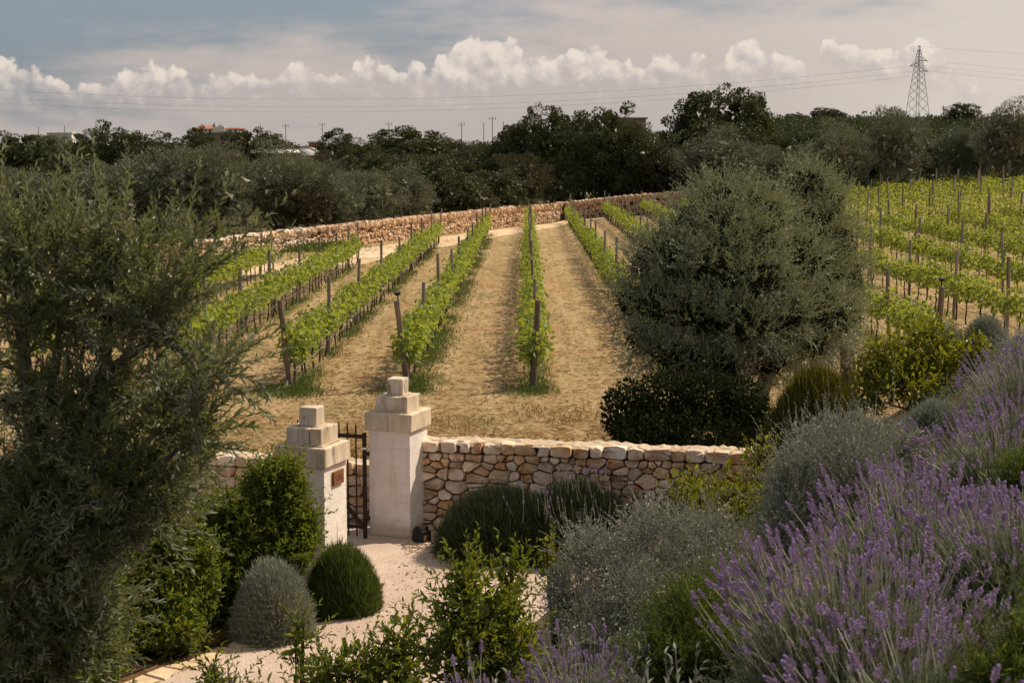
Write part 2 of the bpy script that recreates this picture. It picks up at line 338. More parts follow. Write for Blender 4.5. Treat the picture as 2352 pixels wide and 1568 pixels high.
def limewash(t, o):
    tc = t.n('ShaderNodeTexCoord').outputs['Object']; z = t.n('ShaderNodeSeparateXYZ', ins={0: tc}).outputs[2]
    col = t.mix(t.ss(t.noise(tc, 3, 6, .62), .35, .65), c4((.75, .675, .615)), c4((.84, .775, .72)))
    st = t.noise(t.n('ShaderNodeVectorMath', operation='MULTIPLY', ins={0: tc, 1: (9., 9., .7)}).outputs[0], 1., 5, .65)
    col = t.mix(t.m('MULTIPLY', t.ss(st, .56, .72), .45), col, c4((.46, .38, .30)))
    dirt = t.m('MULTIPLY', t.m('SUBTRACT', 1., t.ss(t.m('ADD', z, t.m('MULTIPLY', t.noise(tc, 7, 5, .7), -.35)), -.14, .16)), .7)
    col = t.mix(dirt, col, c4((.40, .29, .2)))
    col = t.mix(t.m('MULTIPLY', t.ss(t.noise(tc, 38, 4, .7), .66, .72), .5), col, c4((.33, .27, .22)))
    bp = t.n('ShaderNodeBump', ins={'Strength': .45, 'Distance': .02, 'Height': t.m('ADD', t.noise(tc, 40, 6, .65), t.m('MULTIPLY', t.noise(tc, 9, 4, .6), 1.4))})
    p = t.n('ShaderNodeBsdfPrincipled', ins={'Base Color': col, 'Roughness': .92, 'Specular IOR Level': .15, 'Normal': bp.outputs[0]}); t.link(p.outputs[0], o.inputs[0])
M['white'] = mat('white limewash', limewash)
M['tufa'] = roughmat('weathered tufa', [(.36, .28, .19), (.53, .43, .31), (.63, .53, .41), (.66, .57, .46)], 5, .95, .5, 45, stretch=(1, 1, .3), stain=((.13, .10, .07), 5.5, .545, .8), objvar=.25)
M['iron'] = roughmat('rusty iron', [(.022, .014, .011), (.05, .026, .017)], 20, .7, .3, 60)
M['corten'] = roughmat('rusty plaque', [(.16, .06, .025), (.24, .10, .04)], 9, .75, .2, 50)
M['black'] = roughmat('black plastic', [(.008, .008, .008), (.016, .016, .016)], 9, .5, .05, 50)
M['lens'] = roughmat('dusty red lens', [(.10, .025, .012), (.30, .20, .14)], 11, .3, .05, 50, spec=.6)
M['tagwhite'] = roughmat('white band', [(.7, .68, .65), (.75, .73, .7)], 9, .7, .05, 50)
M['steel'] = roughmat('grey steel', [(.16, .15, .14), (.26, .24, .22)], 3, .6, .1, 20)
M['pole'] = roughmat('grey pole', [(.12, .11, .10), (.2, .18, .17)], 3, .8, .1, 20)
M['terracotta'] = roughmat('roof tile', [(.34, .11, .05), (.46, .18, .09)], 1.2, .85, .2, 8)
M['render'] = roughmat('white render', [(.62, .58, .54), (.70, .66, .62)], 1, .9, .1, 8)
M['glassdark'] = roughmat('dark window', [(.03, .03, .035), (.05, .05, .055)], 1, .2, .02, 8, spec=.6)
M['plastic'] = roughmat('greenhouse film', [(.72, .70, .68), (.8, .78, .76)], .6, .5, .1, 4)
M['flag'] = roughmat('flagstone', [(.46, .33, .19), (.62, .48, .31), (.66, .55, .40)], 5, .9, .5, 30, objvar=.3)
def gravel(t, o):
    tc = t.n('ShaderNodeTexCoord').outputs['Object']
    v1 = t.n('ShaderNodeTexVoronoi', ins={'Vector': tc, 'Scale': 55.}); v2 = t.noise(tc, 1.1, 5); v3 = t.noise(tc, 26, 4, .7)
    col = t.mix(t.ss(v2, .3, .7), c4((.46, .35, .275)), c4((.61, .48, .395)))
    col = t.mix(t.m('MULTIPLY', t.n('ShaderNodeSeparateColor', ins={0: v1.outputs['Color']}).outputs[0], .5), col, c4((.36, .27, .2)), 'MIX')
    col = t.mix(t.ss(v3, .58, .72), col, c4((.68, .57, .485)))
    h = t.m('ADD', t.m('MULTIPLY', v1.outputs['Distance'], -1.), t.m('MULTIPLY', v3, 1.2))
    bp = t.n('ShaderNodeBump', ins={'Strength': .5, 'Distance': .015, 'Height': h})
    p = t.n('ShaderNodeBsdfPrincipled', ins={'Base Color': col, 'Roughness': .95, 'Specular IOR Level': .1, 'Normal': bp.outputs[0]}); t.link(p.outputs[0], o.inputs[0])
M['gravel'] = mat('pale gravel', gravel)
def groundm(t, o):
    g = t.n('ShaderNodeNewGeometry').outputs['Position']; s = t.n('ShaderNodeSeparateXYZ', ins={0: g}); x, y = s.outputs[0], s.outputs[1]
    big = t.noise(g, .33, 4); mid = t.noise(g, 1.6, 5, .6); fine = t.noise(g, 9., 6, .7); xs = t.n('ShaderNodeVectorMath', operation='MULTIPLY', ins={0: g, 1: (9., 26., 9.)}).outputs[0]
    fib = t.noise(xs, 1.0, 5, .7)
    straw = t.mix(t.ss(fib, .35, .66), c4((.235, .155, .078)), c4((.52, .395, .225)))
    straw = t.mix(t.m('MULTIPLY', t.ss(fine, .42, .66), .6), straw, c4((.52, .375, .19)))
    lane = t.noise(t.n('ShaderNodeVectorMath', operation='MULTIPLY', ins={0: g, 1: (2.3, .045, 0.)}).outputs[0], 1., 4, .6)
    straw = t.mix(t.m('MULTIPLY', t.ss(lane, .42, .60), .55), straw, c4((.30, .20, .095)))
    soil = t.mix(t.ss(fine, .3, .7), c4((.24, .125, .055)), c4((.44, .27, .135)))
    col = t.mix(t.ss(t.m('ADD', t.m('MULTIPLY', big, .6), t.m('MULTIPLY', mid, .5)), .56, .72), straw, soil)
    grn = t.mix(t.ss(fine, .3, .7), c4((.10, .11, .035)), c4((.24, .21, .09)))
    col = t.mix(t.m('MULTIPLY', t.ss(t.noise(t.n('ShaderNodeVectorMath', operation='MULTIPLY', ins={0: g, 1: (1., .25, 1.)}).outputs[0], .9, 5, .65), .50, .68), .65), col, grn)
    far = t.mix(t.ss(t.noise(g, .045, 4), .42, .6), c4((.045, .055, .018)), c4((.09, .08, .03)))
    q = t.m('DIVIDE', x, t.m('MAXIMUM', y, 1.))
    farm = t.ss(t.m('SUBTRACT', y, t.m('MULTIPLY_ADD', t.m('MINIMUM', q, .03), 170., 112.)), 4., 12.)
    col = t.mix(farm, col, far)
    bank = t.m('SUBTRACT', 1., t.ss(y, 23.0, 25.)); bs = t.mix(t.ss(fine, .3, .7), c4((.07, .035, .018)), c4((.22, .12, .06)))
    col = t.mix(bank, col, bs)
    bp = t.n('ShaderNodeBump', ins={'Strength': .9, 'Distance': .06, 'Height': t.m('ADD', fine, t.m('MULTIPLY', fib, .6))})
    p = t.n('ShaderNodeBsdfPrincipled', ins={'Base Color': col, 'Roughness': .95, 'Specular IOR Level': .1, 'Normal': bp.outputs[0]}); t.link(p.outputs[0], o.inputs[0])
M['ground'] = mat('ground', groundm)
M['oldwall'] = roughmat('old brown masonry', [(.2, .15, .11), (.28, .21, .16)], 1, .9, .2, 8)
M['track'] = roughmat('dirt track', [(.48, .32, .18), (.60, .44, .28), (.70, .57, .41)], .35, .95, .4, 9)
# ================================================================== SETTING
def sheet(name, xs, ys, zoff, m, inside=None):
    X, Y = xs, ys; Z = T(X, Y) + zoff; ny, nx = X.shape
    V = np.stack([X, Y, Z], -1).reshape(-1, 3); i = np.arange(ny - 1)[:, None] * nx + np.arange(nx - 1)[None]
    Q = np.stack([i, i + 1, i + nx + 1, i + nx], -1).reshape(-1, 4)
    return kind(ob(name, mkmesh(name, V, [Q], m, smooth=True)), 'structure')
yy = np.concatenate([np.linspace(-40, -2, 14), np.linspace(-1.4, 20.8, 60), np.arange(21, 28.6, .14), np.linspace(28.8, 60, 64), np.geomspace(61, 160, 70), np.geomspace(163, 800, 70), np.geomspace(840, 9000, 26)])
sx = np.sign(np.linspace(-1, 1, 201)) * np.abs(np.linspace(-1, 1, 201)) ** 1.15
ww = 14 + .75 * np.maximum(yy, 0)
sheet('ground', sx[None] * ww[:, None], np.repeat(yy[:, None], 201, 1), 0, M['ground'])
# gravel path in front of the gate
edge = [hit(px, py) for px, py in ((150, 1640), (268, 1572), (383, 1537), (478, 1504), (545, 1478), (640, 1452), (800, 1415), (880, 1350))]
ey = np.array([e[1] for e in edge]); ex = np.array([e[0] for e in edge])
py_ = np.concatenate([np.linspace(ey[0], 20.6, 40), np.linspace(20.7, 24.0, 30)])
xl = np.where(py_ < 20.65, np.interp(py_, ey, ex), -6.5); xr = np.minimum((-4.25 + .23 * py_) / .6 + .2, 2.4)
k_ = np.linspace(0, 1, 40)[None]; GX = xl[:, None] * (1 - k_) + xr[:, None] * k_; GY = np.repeat(py_[:, None], 40, 1)
keep = GY > wall_line(GX) - .25; GY = np.where(keep, wall_line(GX) - .25, GY)
sheet('gravel_path', GX, GY, .006, M['gravel'])

# ---- far dry-stone wall, track at its foot
bp_ = [(-60, 612), (200, 612), (400, 612), (480, 602), (600, 584), (720, 571), (850, 558), (1000, 541), (1140, 524), (1290, 505), (1430, 496), (1580, 488)]
tp_ = [560, 562, 556, 546, 530, 518, 503, 489, 474, 461, 446, 434]
FB = np.array([hit(a, b) for a, b in bp_]); FH = np.array([at(p[0], tpy, q[1])[2] - q[2] for p, tpy, q in zip(bp_, tp_, FB)])
seg = np.linalg.norm(np.diff(FB[:, :2], axis=0), axis=1); arc = np.concatenate([[0], np.cumsum(seg)])
def far_at(s): return np.array([np.interp(s, arc, FB[:, 0]), np.interp(s, arc, FB[:, 1])])
def far_h(s): return float(np.interp(s, arc, FH)) * .9
def far_t(s): d = far_at(min(s + .6, arc[-1])) - far_at(max(s - .6, 0)); return d / np.linalg.norm(d)
print('far wall', FB[[0, 3, 8, 11]].round(1).tolist(), FH.round(2).tolist())
ss_ = np.linspace(0, arc[-1] + 18, 90); near = np.interp(ss_, [0, arc[3], arc[7], arc[-1]], [9., 8., 4.4, 2.2]); farr = np.interp(ss_, [0, arc[3], arc[7], arc[-1]], [3.2, 3.4, 1.2, .8])
TX, TY = [], []
for s, a, b in zip(ss_, near, farr):
    s2 = min(s, arc[-1]); p = far_at(s2); tg = far_t(s2); p = p + tg * (s - s2); n_ = np.array([tg[1], -tg[0]])
    w_ = np.linspace(a, b, 8) + rng.normal(0, .12, 8) * np.array([1, 0, 0, 0, 0, 0, 0, 1]); TX.append(p[0] + n_[0] * w_); TY.append(p[1] + n_[1] * w_)
sheet('dirt_track', np.array(TX), np.array(TY), .012, M['track'])
fw = thing('dry_stone_wall', 'long pale dry-stone wall along the far edge of the vineyard, below the dark trees', 'stone wall', FB[3])
off = -FB[3]
core = MB()
cs = np.linspace(0, arc[-1], 70); ring = []
for s in cs:
    p = far_at(s); tg = far_t(s); n_ = np.array([tg[1], -tg[0]]); z0 = gz(*p) - .2; h = far_h(s) * .95
    for w_, z in ((.16, z0), (.16, z0 + .2 + h), (-.3, z0 + .2 + h), (-.3, z0)): ring.append([p[0] + n_[0] * w_, p[1] + n_[1] * w_, z])
ring = np.array(ring) + off; i = np.arange(len(cs) - 1)[:, None] * 4
Q = np.concatenate([np.stack([i[:, 0] + a, i[:, 0] + b, i[:, 0] + 4 + b, i[:, 0] + 4 + a], 1) for a, b in ((0, 1), (1, 2), (2, 3))])
ob('wall_core', mkmesh('wall_core', ring, [Q], M['core']), fw)
var = [mkmesh('stone', *box(1, 1, 1, bev=.2, jit=.075), M['farstone']) for _ in range(12)]
fst = []
s = 0
rows = 6
for r in range(rows + 1):
    s = rng.uniform(0, .3)
    while s < arc[-1]:
        w_ = rng.uniform(.16, .40) if r < rows else rng.uniform(.16, .32)
        h = far_h(s); rh = h * .8 / rows
        zc = rh * (r + .5) + rng.normal(0, .025) if r < rows else h * .9 + rng.normal(0, .02)
        hh = rh * rng.uniform(.8, 1.3) if r < rows else h * rng.uniform(.24, .32)
        p = far_at(s + w_ / 2); fst.append((s + w_ / 2, p[0], p[1], zc, w_ * .98, hh, r)); s += w_
fst.sort(key=lambda q: q[2] + (0 if at(470, 500, 1)[0] * q[2] < q[1] else 500))
stuffV = MB(); bx = [box(1, 1, 1, bev=.2, jit=.075) for _ in range(12)]
for k, (s, x, y, zc, w_, h, r) in enumerate(fst):
    tg = far_t(s); ang = math.atan2(tg[1], tg[0]) + rng.normal(0, .1); tilt = rng.normal(0, .12); n_ = np.array([tg[1], -tg[0]])
    dep = .34 if r < rows else .55; z = gz(x, y) + zc; push = rng.normal(.04, .03)
    lc = np.array([x + n_[0] * push, y + n_[1] * push, z]) + off
    if k < 300:
        ob('stone', var[k % 12], fw, lc, (rng.normal(0, .08), tilt, ang), (w_, dep, h))
    else:
        V, fc = bx[k % 12]; V = V * np.array([w_, dep, h]); ca, sa = math.cos(ang), math.sin(ang); ct, st = math.cos(tilt), math.sin(tilt)
        V = np.stack([V[:, 0] * ct + V[:, 2] * st, V[:, 1], -V[:, 0] * st + V[:, 2] * ct], 1)
        V = np.stack([V[:, 0] * ca - V[:, 1] * sa, V[:, 0] * sa + V[:, 1] * ca, V[:, 2]], 1) + lc; stuffV.add(V, fc)
def islmat(name, cols):
    def b(t, o):
        g = t.n('ShaderNodeNewGeometry'); cr = t.n('ShaderNodeValToRGB'); t.link(g.outputs['Random Per Island'], cr.inputs[0]); e = cr.color_ramp.elements
        while len(e) < len(cols): e.new(.5)
        for i, c in enumerate(cols): e[i].position = i / (len(cols) - 1); e[i].color = c4(c)
        col = t.mix(t.m('MULTIPLY', t.noise(g.outputs['Position'], 5, 4), .55), cr.outputs[0], c4((.42, .19, .08)))
        p = t.n('ShaderNodeBsdfPrincipled', ins={'Base Color': col, 'Roughness': .92, 'Specular IOR Level': .2}); t.link(p.outputs[0], o.inputs[0])
    return mat(name, b)
M['farstone_mass'] = islmat('far limestone mass', [(.52, .32, .19), (.66, .50, .35), (.48, .37, .26), (.71, .60, .47), (.60, .41, .26)])
kind(ob('stones', stuffV.mesh('stones', M['farstone_mass']), fw), 'stuff')

# ---- near rubble walls
def clip(poly, n_, c):
    outp = []; m = len(poly)
    for i in range(m):
        a, b = poly[i], poly[(i + 1) % m]; da, db = a @ n_ - c, b @ n_ - c
        if da <= 0: outp.append(a)
        if da * db < 0: outp.append(a + (b - a) * (da / (da - db)))
    return outp
def power_cells(P_, wt, x0, x1, z0, z1):
    cells = []
    for i, p in enumerate(P_):
        poly = [np.array(q, float) for q in ((x0, z0), (x1, z0), (x1, z1), (x0, z1))]
        d = np.linalg.norm(P_ - p, axis=1)
        for j in np.argsort(d)[1:26]:
            n_ = P_[j] - p; c = (P_[j] @ P_[j] - p @ p - wt[j] + wt[i]) / 2
            poly = clip(poly, n_, c)
            if len(poly) < 3: break
        if len(poly) >= 3: cells.append(np.array(poly))
    return cells
def inset(poly, d):
    c = poly.mean(0); outp = []
    m = len(poly); cur = [q for q in poly]
    for i in range(m):
        a, b = poly[i], poly[(i + 1) % m]; e = b - a
        if np.linalg.norm(e) < 1e-6: continue
        n_ = np.array([e[1], -e[0]]) / np.linalg.norm(e)
        if n_ @ (c - a) > 0: n_ = -n_
        cur = clip(cur, n_, a @ n_ - d)
        if len(cur) < 3: return None
    return np.array(cur)
def chaikin(p, k=.22): q = np.roll(p, -1, 0); return np.stack([p * (1 - k) + q * k, p * k + q * (1 - k)], 1).reshape(-1, 2)
def stone_mesh(poly, m, gap=.007, depth=.10):
    a = np.sum(poly[:, 0] * np.roll(poly[:, 1], -1) - poly[:, 1] * np.roll(poly[:, 0], -1))
    if a < 0: poly = poly[::-1]
    p = inset(poly, gap)
    if p is None or len(p) < 3: return None
    p = chaikin(p, .15); p = p + rng.normal(0, .003, p.shape); f = p.mean(0) + (p - p.mean(0)) * rng.uniform(.80, .93); c = p.mean(0); k = len(p)
    pr = rng.uniform(.015, .085); tl = rng.normal(0, .16, 2)
    def y3(q, y): return np.stack([q[:, 0] - c[0], np.broadcast_to(y, (len(q),)), q[:, 1] - c[1]], 1)
    fy = -pr + (f - c) @ tl + rng.normal(0, .010, k)
    V = np.concatenate([y3(p, depth), y3(p, -.002 + rng.normal(0, .004, k)), y3(f, fy), [[0, -pr * 1.15, 0]]])
    i = np.arange(k); j = (i + 1) % k
    Q = np.concatenate([np.stack([i, j, k + j, k + i], 1), np.stack([k + i, k + j, 2 * k + j, 2 * k + i], 1)])
    return mkmesh('stone', V, [Q, np.stack([2 * k + i, 2 * k + j, np.full(k, 3 * k)], 1)], m), c
def rubble_wall(label, a, b, z0, z1, thick, n, cap_h):
    a, b = np.array(a, float), np.array(b, float); Lw = np.linalg.norm(b - a); ang = math.atan2(b[1] - a[1], b[0] - a[0])
    root = thing('rubble_wall', label, 'stone wall', (a[0], a[1], z0), ang)
    H = z1 - z0 - cap_h
    pts, wts, zc = [], [], 0.
    while zc < H - .03:
        rh = min(rng.uniform(.10, .21), H - zc); s = rng.uniform(-.1, .05)
        while s < Lw:
            w_ = rng.uniform(.09, .33) * (1.15 if rh > .15 else .9); x = s + w_ / 2
            if 0 < x < Lw:
                if rng.random() < .22 and rh > .13:
                    for q in (-1, 1): pts.append(np.array([x + rng.normal(0, .02), zc + rh * (.5 + q * .26)])); wts.append((w_ / 2) ** 2 * .8)
                else: pts.append(np.array([x, zc + rh * .5 + rng.normal(0, .022)])); wts.append((w_ / 2) ** 2)
            s += w_
        zc += rh
    while False:
        c_ = np.stack([rng.uniform(0, Lw, 14), rng.uniform(0, H, 14)], 1); P_ = np.array(pts)
        dd = np.min(np.linalg.norm((c_[:, None] - P_[None]) * np.array([.8, 1.15]), axis=2), 1); pts.append(c_[np.argmax(dd * rng.uniform(.12, 1, 14))])
    P_ = np.array(pts); wt = np.array(wts) * rng.uniform(.5, 1.15, len(pts))
    cells = power_cells(P_ * np.array([1, 1.45]), wt, 0, Lw, 0, H * 1.45); cells = [c_ / np.array([1, 1.45]) for c_ in cells]
    if len(cells) > 285: print('MANY STONES', len(cells))
    s = 0
    while s < Lw:
        w_ = min(rng.uniform(.16, .40), Lw - s); w_ = Lw - s if Lw - s - w_ < .15 else w_
        h = rng.uniform(-.035, .012, 2); q = np.array([(s, H - .004), (s + w_, H - .004), (s + w_ + rng.normal(0, .014), H + cap_h - .02 + h[0]), (s + w_ * .5, H + cap_h - .012 + h.max()), (s + rng.normal(0, .014), H + cap_h - .02 + h[1])]); cells.append(q); s += w_
    for c_ in cells:
        r = stone_mesh(c_, M['stone'])
        if r: ob('stone', r[0], root, (r[1][0], 0, r[1][1]))
    mb = MB().add(*box(Lw, thick - .09, z1 - z0 - .06, (Lw / 2, thick / 2 + .05, (z1 - z0 - .06) / 2))); ob('wall_core', mb.mesh('wall_core', M['core']), root)
    nx, ny = int(Lw / .06), 9; X, Y = np.meshgrid(np.linspace(-.005, Lw + .005, nx), np.linspace(-.03, thick + .03, ny)); Z = z1 - z0 - .035 + rng.normal(0, .012, X.shape) + .018 * np.sin(X * 5) * np.cos(Y * 9 + X) - .07 * ((Y > thick + .02) | (Y < -.02)) * rng.uniform(.3, 1, X.shape)
    i = np.arange(ny - 1)[:, None] * nx + np.arange(nx - 1)[None]; Q = np.stack([i, i + 1, i + nx + 1, i + nx], -1).reshape(-1, 4)
    ob('wall_top', mkmesh('wall_top', np.stack([X, Y, Z], -1).reshape(-1, 3), [Q], M['mortar'], smooth=False), root)
    return root
rubble_wall('cream rubble stone wall with squared cap stones beside the tall gate pillar', (-1.40, 23.55), (3.75, 22.47), -.62, 1.0, .45, 285, .20)
rubble_wall('low rubble stone wall seen through the iron gate, holding up the vineyard', (-1.75, 24.03), (-1.75 - 6.6, 24.03 + 6.6 * .33), -.72, .5, .42, 190, .2).rotation_euler[2]
for o in [q for q in COL.objects if q.name.startswith('rubble_wall.')]:   # built right to left: face it to the camera
    o.rotation_euler[2] += math.pi; o.location = (-1.75 - 6.6, 24.03 + 6.6 * .33, -.72)

# ---- gate pillars
RZ = math.atan2(-.34, .94)
def pillar(label, cx, cy, z0=-.4):
    r = thing('gate_pillar', label, 'gate pillar', (cx, cy, z0), RZ)
    w, ch = .655, .263
    ob('pillar_core', MB().add(*box(w - .03, w - .03, 2.2, (0, 0, 1.1))).mesh('pillar_core', M['white']), r) if False else ob('pillar_core', MB().add(*box(w - .03, w - .03, 1.57, (0, 0, .785))).mesh('pillar_core', M['white']), r)
    for k in range(6):
        for s in (-1, 1):
            shift = rng.uniform(-.05, .05)
            if k % 2:
                wa = w / 2 + s * shift; V, f = box(wa - .0012, w, ch - .0012, (s * (w / 2 - wa / 2), 0, ch * (k + .5)), bev=.0035, jit=.0009)
            else:
                wa = w / 2 + s * shift; V, f = box(w, wa - .0012, ch - .0012, (0, s * (w / 2 - wa / 2), ch * (k + .5)), bev=.0035, jit=.0009)
            ob('block', MB().add(V, f).mesh('block', M['white']), r)
    ob('footing', MB().add(*box(w + .03, w + .03, .09, (0, 0, .035), bev=.02, jit=.004)).mesh('footing', M['white']), r)
    z = ch * 6
    for s in (-1, 1): ob('cap_stone', MB().add(*box(.744 / 2 - .001, .744, .262, (s * .744 / 4, 0, z + .132), bev=.012, jit=.003)).mesh('cap_stone', M['tufa']), r)
    z += .264; ob('mortar_bed', MB().add(*box(.56, .56, .02, (0, 0, z + .008), bev=.008, jit=.003)).mesh('mortar_bed', M['mortar']), r); z += .012
    for s in (-1, 0, 1): ob('cap_stone', MB().add(*box(.505 / 3 - .001, .505, .215, (s * .505 / 3, 0, z + .108), bev=.01, jit=.003)).mesh('cap_stone', M['tufa']), r)
    z += .217; ob('mortar_bed', MB().add(*box(.30, .30, .02, (0, 0, z + .008), bev=.008, jit=.003)).mesh('mortar_bed', M['mortar']), r); z += .012
    ob('cap_stone', MB().add(*box(.25, .25, .236, (0, 0, z + .118), bev=.012, jit=.003)).mesh('cap_stone', M['tufa']), r)
    return r
pillar('white gate pillar with stepped stone top, standing clear at the end of the stone wall', -1.68, 23.45)
pl = pillar('white gate pillar half hidden by green shrubs, with a small rusty plaque', -2.62, 20.83)
def place_rel(cx, cy, rz, lx, ly): return (cx + lx * math.cos(rz) - ly * math.sin(rz), cy + lx * math.sin(rz) + ly * math.cos(rz))
px_, py2 = place_rel(-2.62, 20.83, RZ, .3275 + .016, .045)
pq = thing('wall_plaque', 'small square rusty metal plaque fixed on the white pillar', 'plaque', (px_, py2, .99), RZ)
ob('plate', MB().add(*box(.03, .30, .185, bev=.004)).mesh('plate', M['corten']), pq)
lt = MB()
for zz, segs in ((.02, ((-.09, .05), (-.03, .03), (.02, .05), (.08, .04))), (-.02, ((-.06, .04), (0, .06), (.06, .03)))):
    for yc, l in segs: lt.add(*box(.002, l, .012, (.0158, yc, zz)))
ob('lettering', lt.mesh('lettering', M['iron']), pq)
# ---- iron gate leaf, swung open
GA = math.atan2(.34, -.94)
g = thing('iron_gate', 'open rusty iron gate leaf with spiked bars between the two white pillars', 'gate', (-2.14, 23.0, -.38), GA)
def part(name, m, *vf):
    mb = MB()
    for v in vf: mb.add(*v)
    return ob(name, mb.mesh(name, m), g)
part('stile', M['iron'], box(.05, .05, 1.56, (.0, 0, .78), bev=.005)); part('stile', M['iron'], box(.05, .05, 1.56, (1.2, 0, .78), bev=.005))
part('rail', M['iron'], box(1.2, .035, .055, (.6, 0, 1.50), bev=.004)); part('rail', M['iron'], box(1.2, .035, .05, (.6, 0, .16), bev=.004))
for k in range(8):
    x = .135 + k * .1345; V, f = tube([(x, 0, .02), (x, 0, 1.64), (x, 0, 1.71)], [.012, .012, .002], 6); ob('bar', MB().add(V, f).mesh('bar', M['iron']), g)
L_ = math.hypot(1.15, 1.3); V, f = box(L_, .018, .06); a_ = math.atan2(1.3, 1.15); V = np.stack([V[:, 0] * math.cos(a_) - V[:, 2] * math.sin(a_) + .6, V[:, 1] + .03, V[:, 0] * math.sin(a_) + V[:, 2] * math.cos(a_) + .83], 1); part('brace', M['iron'], (V, f))
part('band', M['tagwhite'], box(.058, .058, .03, (0, 0, 1.33)))
for z in (.3, 1.25): part('hinge', M['iron'], box(.05, .04, .06, (-.05, 0, z)))
# ---- floodlight at the wall foot
sx_, sy_ = at(967, 1223, 22.75)[:2]
fl = thing('floodlight', 'small black floodlight with a reddish face, at the foot of the stone wall', 'floodlight', (sx_, sy_, -.39), math.atan2(-.55, .84))
pr = np.array([(-.075, 0), (.07, 0), (.085, .05), (.085, .16), (.05, .25), (-.02, .265), (-.085, .2), (-.095, .08)])
V = np.concatenate([np.stack([pr[:, 0], np.full(8, s), pr[:, 1]], 1) for s in (-.09, .09)]); i = np.arange(8); j = (i + 1) % 8
ob('housing', mkmesh('housing', V, [np.stack([i, j, 8 + j, 8 + i], 1), np.array([i[::-1], 8 + i])], M['black']), fl)
ob('lens', MB().add(*box(.006, .13, .11, (.088, 0, .105), bev=.002)).mesh('lens', M['lens']), fl)
ob('rim', MB().add(*box(.03, .012, .15, (.095, -.085, .105))).add(*box(.03, .012, .15, (.095, .085, .105))).add(*box(.03, .182, .012, (.095, 0, .18))).mesh('rim', M['black']), fl)
ob('bracket', MB().add(*box(.05, .2, .02, (0, 0, .01))).mesh('bracket', M['black']), fl)
# pebbles beside it
mb = MB()
for _ in range(900):
    x, y = sx_ + rng.normal(.12, .28), sy_ - .1 + rng.normal(0, .22)
    if rng.random() < .5: x, y = rng.uniform(-3.5, .8), rng.uniform(18, 22.6)
    if y > wall_line(x) - .3 or x < np.interp(y, ey, ex) + .1: continue
    r_ = rng.uniform(.006, .016) * (1.8 if abs(x - sx_) < .35 and abs(y - sy_) < .3 else 1)
    V, f = box(2 * r_, 1.7 * r_, 1.2 * r_, (x, y, gz(x, y) + .006 + r_ * .5), jit=r_ * .25); mb.add(V, f)
kind(ob('pebbles', mb.mesh('pebbles', M['mortar'])), 'stuff')
# ---- flagstone edging and irrigation hose
fsp = [((262, 1580), (330, 1552), (372, 1566), (300, 1590)), ((333, 1551), (372, 1534), (412, 1541), (378, 1564)), ((376, 1533), (428, 1522), (470, 1529), (415, 1540)), ((432, 1521), (474, 1502), (510, 1500), (474, 1527)), ((478, 1500), (500, 1490), (520, 1490), (512, 1499)), ((522, 1484), (550, 1468), (610, 1466), (566, 1490))]
for k, q in enumerate(fsp):
    P4 = np.array([hit(*c) for c in q]); c = P4.mean(0); P4 = c + (P4 - c) * .95; b4 = c + (P4 - c) * 1.0
    V = np.concatenate([P4 - c + [0, 0, -.03], P4 - c + [0, 0, .016], c + (P4 - c) * .93 - c + [0, 0, .026]]); i = np.arange(4); j = (i + 1) % 4
    V[:, :2] += rng.normal(0, .006, (12, 2))
    o = ob('flagstone', mkmesh('flagstone', V, [np.stack([j, i, 4 + i, 4 + j], 1), np.stack([4 + j, 4 + i, 8 + i, 8 + j], 1), np.array([[11, 10, 9, 8]])], M['flag']), None, c)
    tag(o, ('flat tan flagstone lying alone by the silver mound' if k == 5 else 'flat tan flagstone edging the gravel, %s along from the picture bottom' % ORD[k]), 'flagstone', 'flagstones edging the gravel path')
hp = np.array([hit(*c) + [0, 0, .02] for c in ((200, 1588), (262, 1562), (310, 1545), (356, 1526), (420, 1507), (476, 1490), (500, 1482), (530, 1462))])
tt_ = np.linspace(0, 1, 40); hp = np.stack([np.interp(tt_, np.linspace(0, 1, len(hp)), hp[:, c]) for c in range(3)], 1)
V, f = tube(hp, .011, 6); tag(ob('irrigation_hose', MB().add(V, f).mesh('irrigation_hose', M['black'])), 'thin black irrigation hose lying on the soil beside the flagstones', 'hose')

# ================================================================== FAR BUILDINGS AND POLES
py0 = at(2106, 300, 400); pz = gz(py0[0], 400); ztop = at(2106, 105, 400)[2]; PH = ztop - pz
pyl = thing('electricity_pylon', 'grey steel lattice electricity pylon rising behind the trees', 'pylon', (py0[0], 400, pz), rad(24))
def bar(p, q, r): return tube([p, q], r, 4)
hw = lambda z: 2.15 * (1 - z / PH) ** .9 + .12
for a, b in ((-1, -1), (1, -1), (1, 1), (-1, 1)):
    zs = np.linspace(0, PH, 9); V, f = tube([(a * hw(z), b * hw(z), z) for z in zs], .075, 4); ob('leg', MB().add(V, f).mesh('leg', M['steel']), pyl)
zs = [0]; 
while zs[-1] < PH - 1: zs.append(zs[-1] + max(.7, hw(zs[-1]) * 1.25))
mb = MB()
cor = ((-1, -1), (1, -1), (1, 1), (-1, 1))
for z, z2 in zip(zs[:-1], zs[1:]):
    z2 = min(z2, PH)
    for k in range(4):
        a, b = cor[k], cor[(k + 1) % 4]
        for s, e, u, v in ((a, b, z, z2), (b, a, z, z2)): mb.add(*bar((s[0] * hw(u), s[1] * hw(u), u), (e[0] * hw(v), e[1] * hw(v), v), .034))
kind(ob('lattice', mb.mesh('lattice', M['steel']), pyl), 'stuff')
arms = []
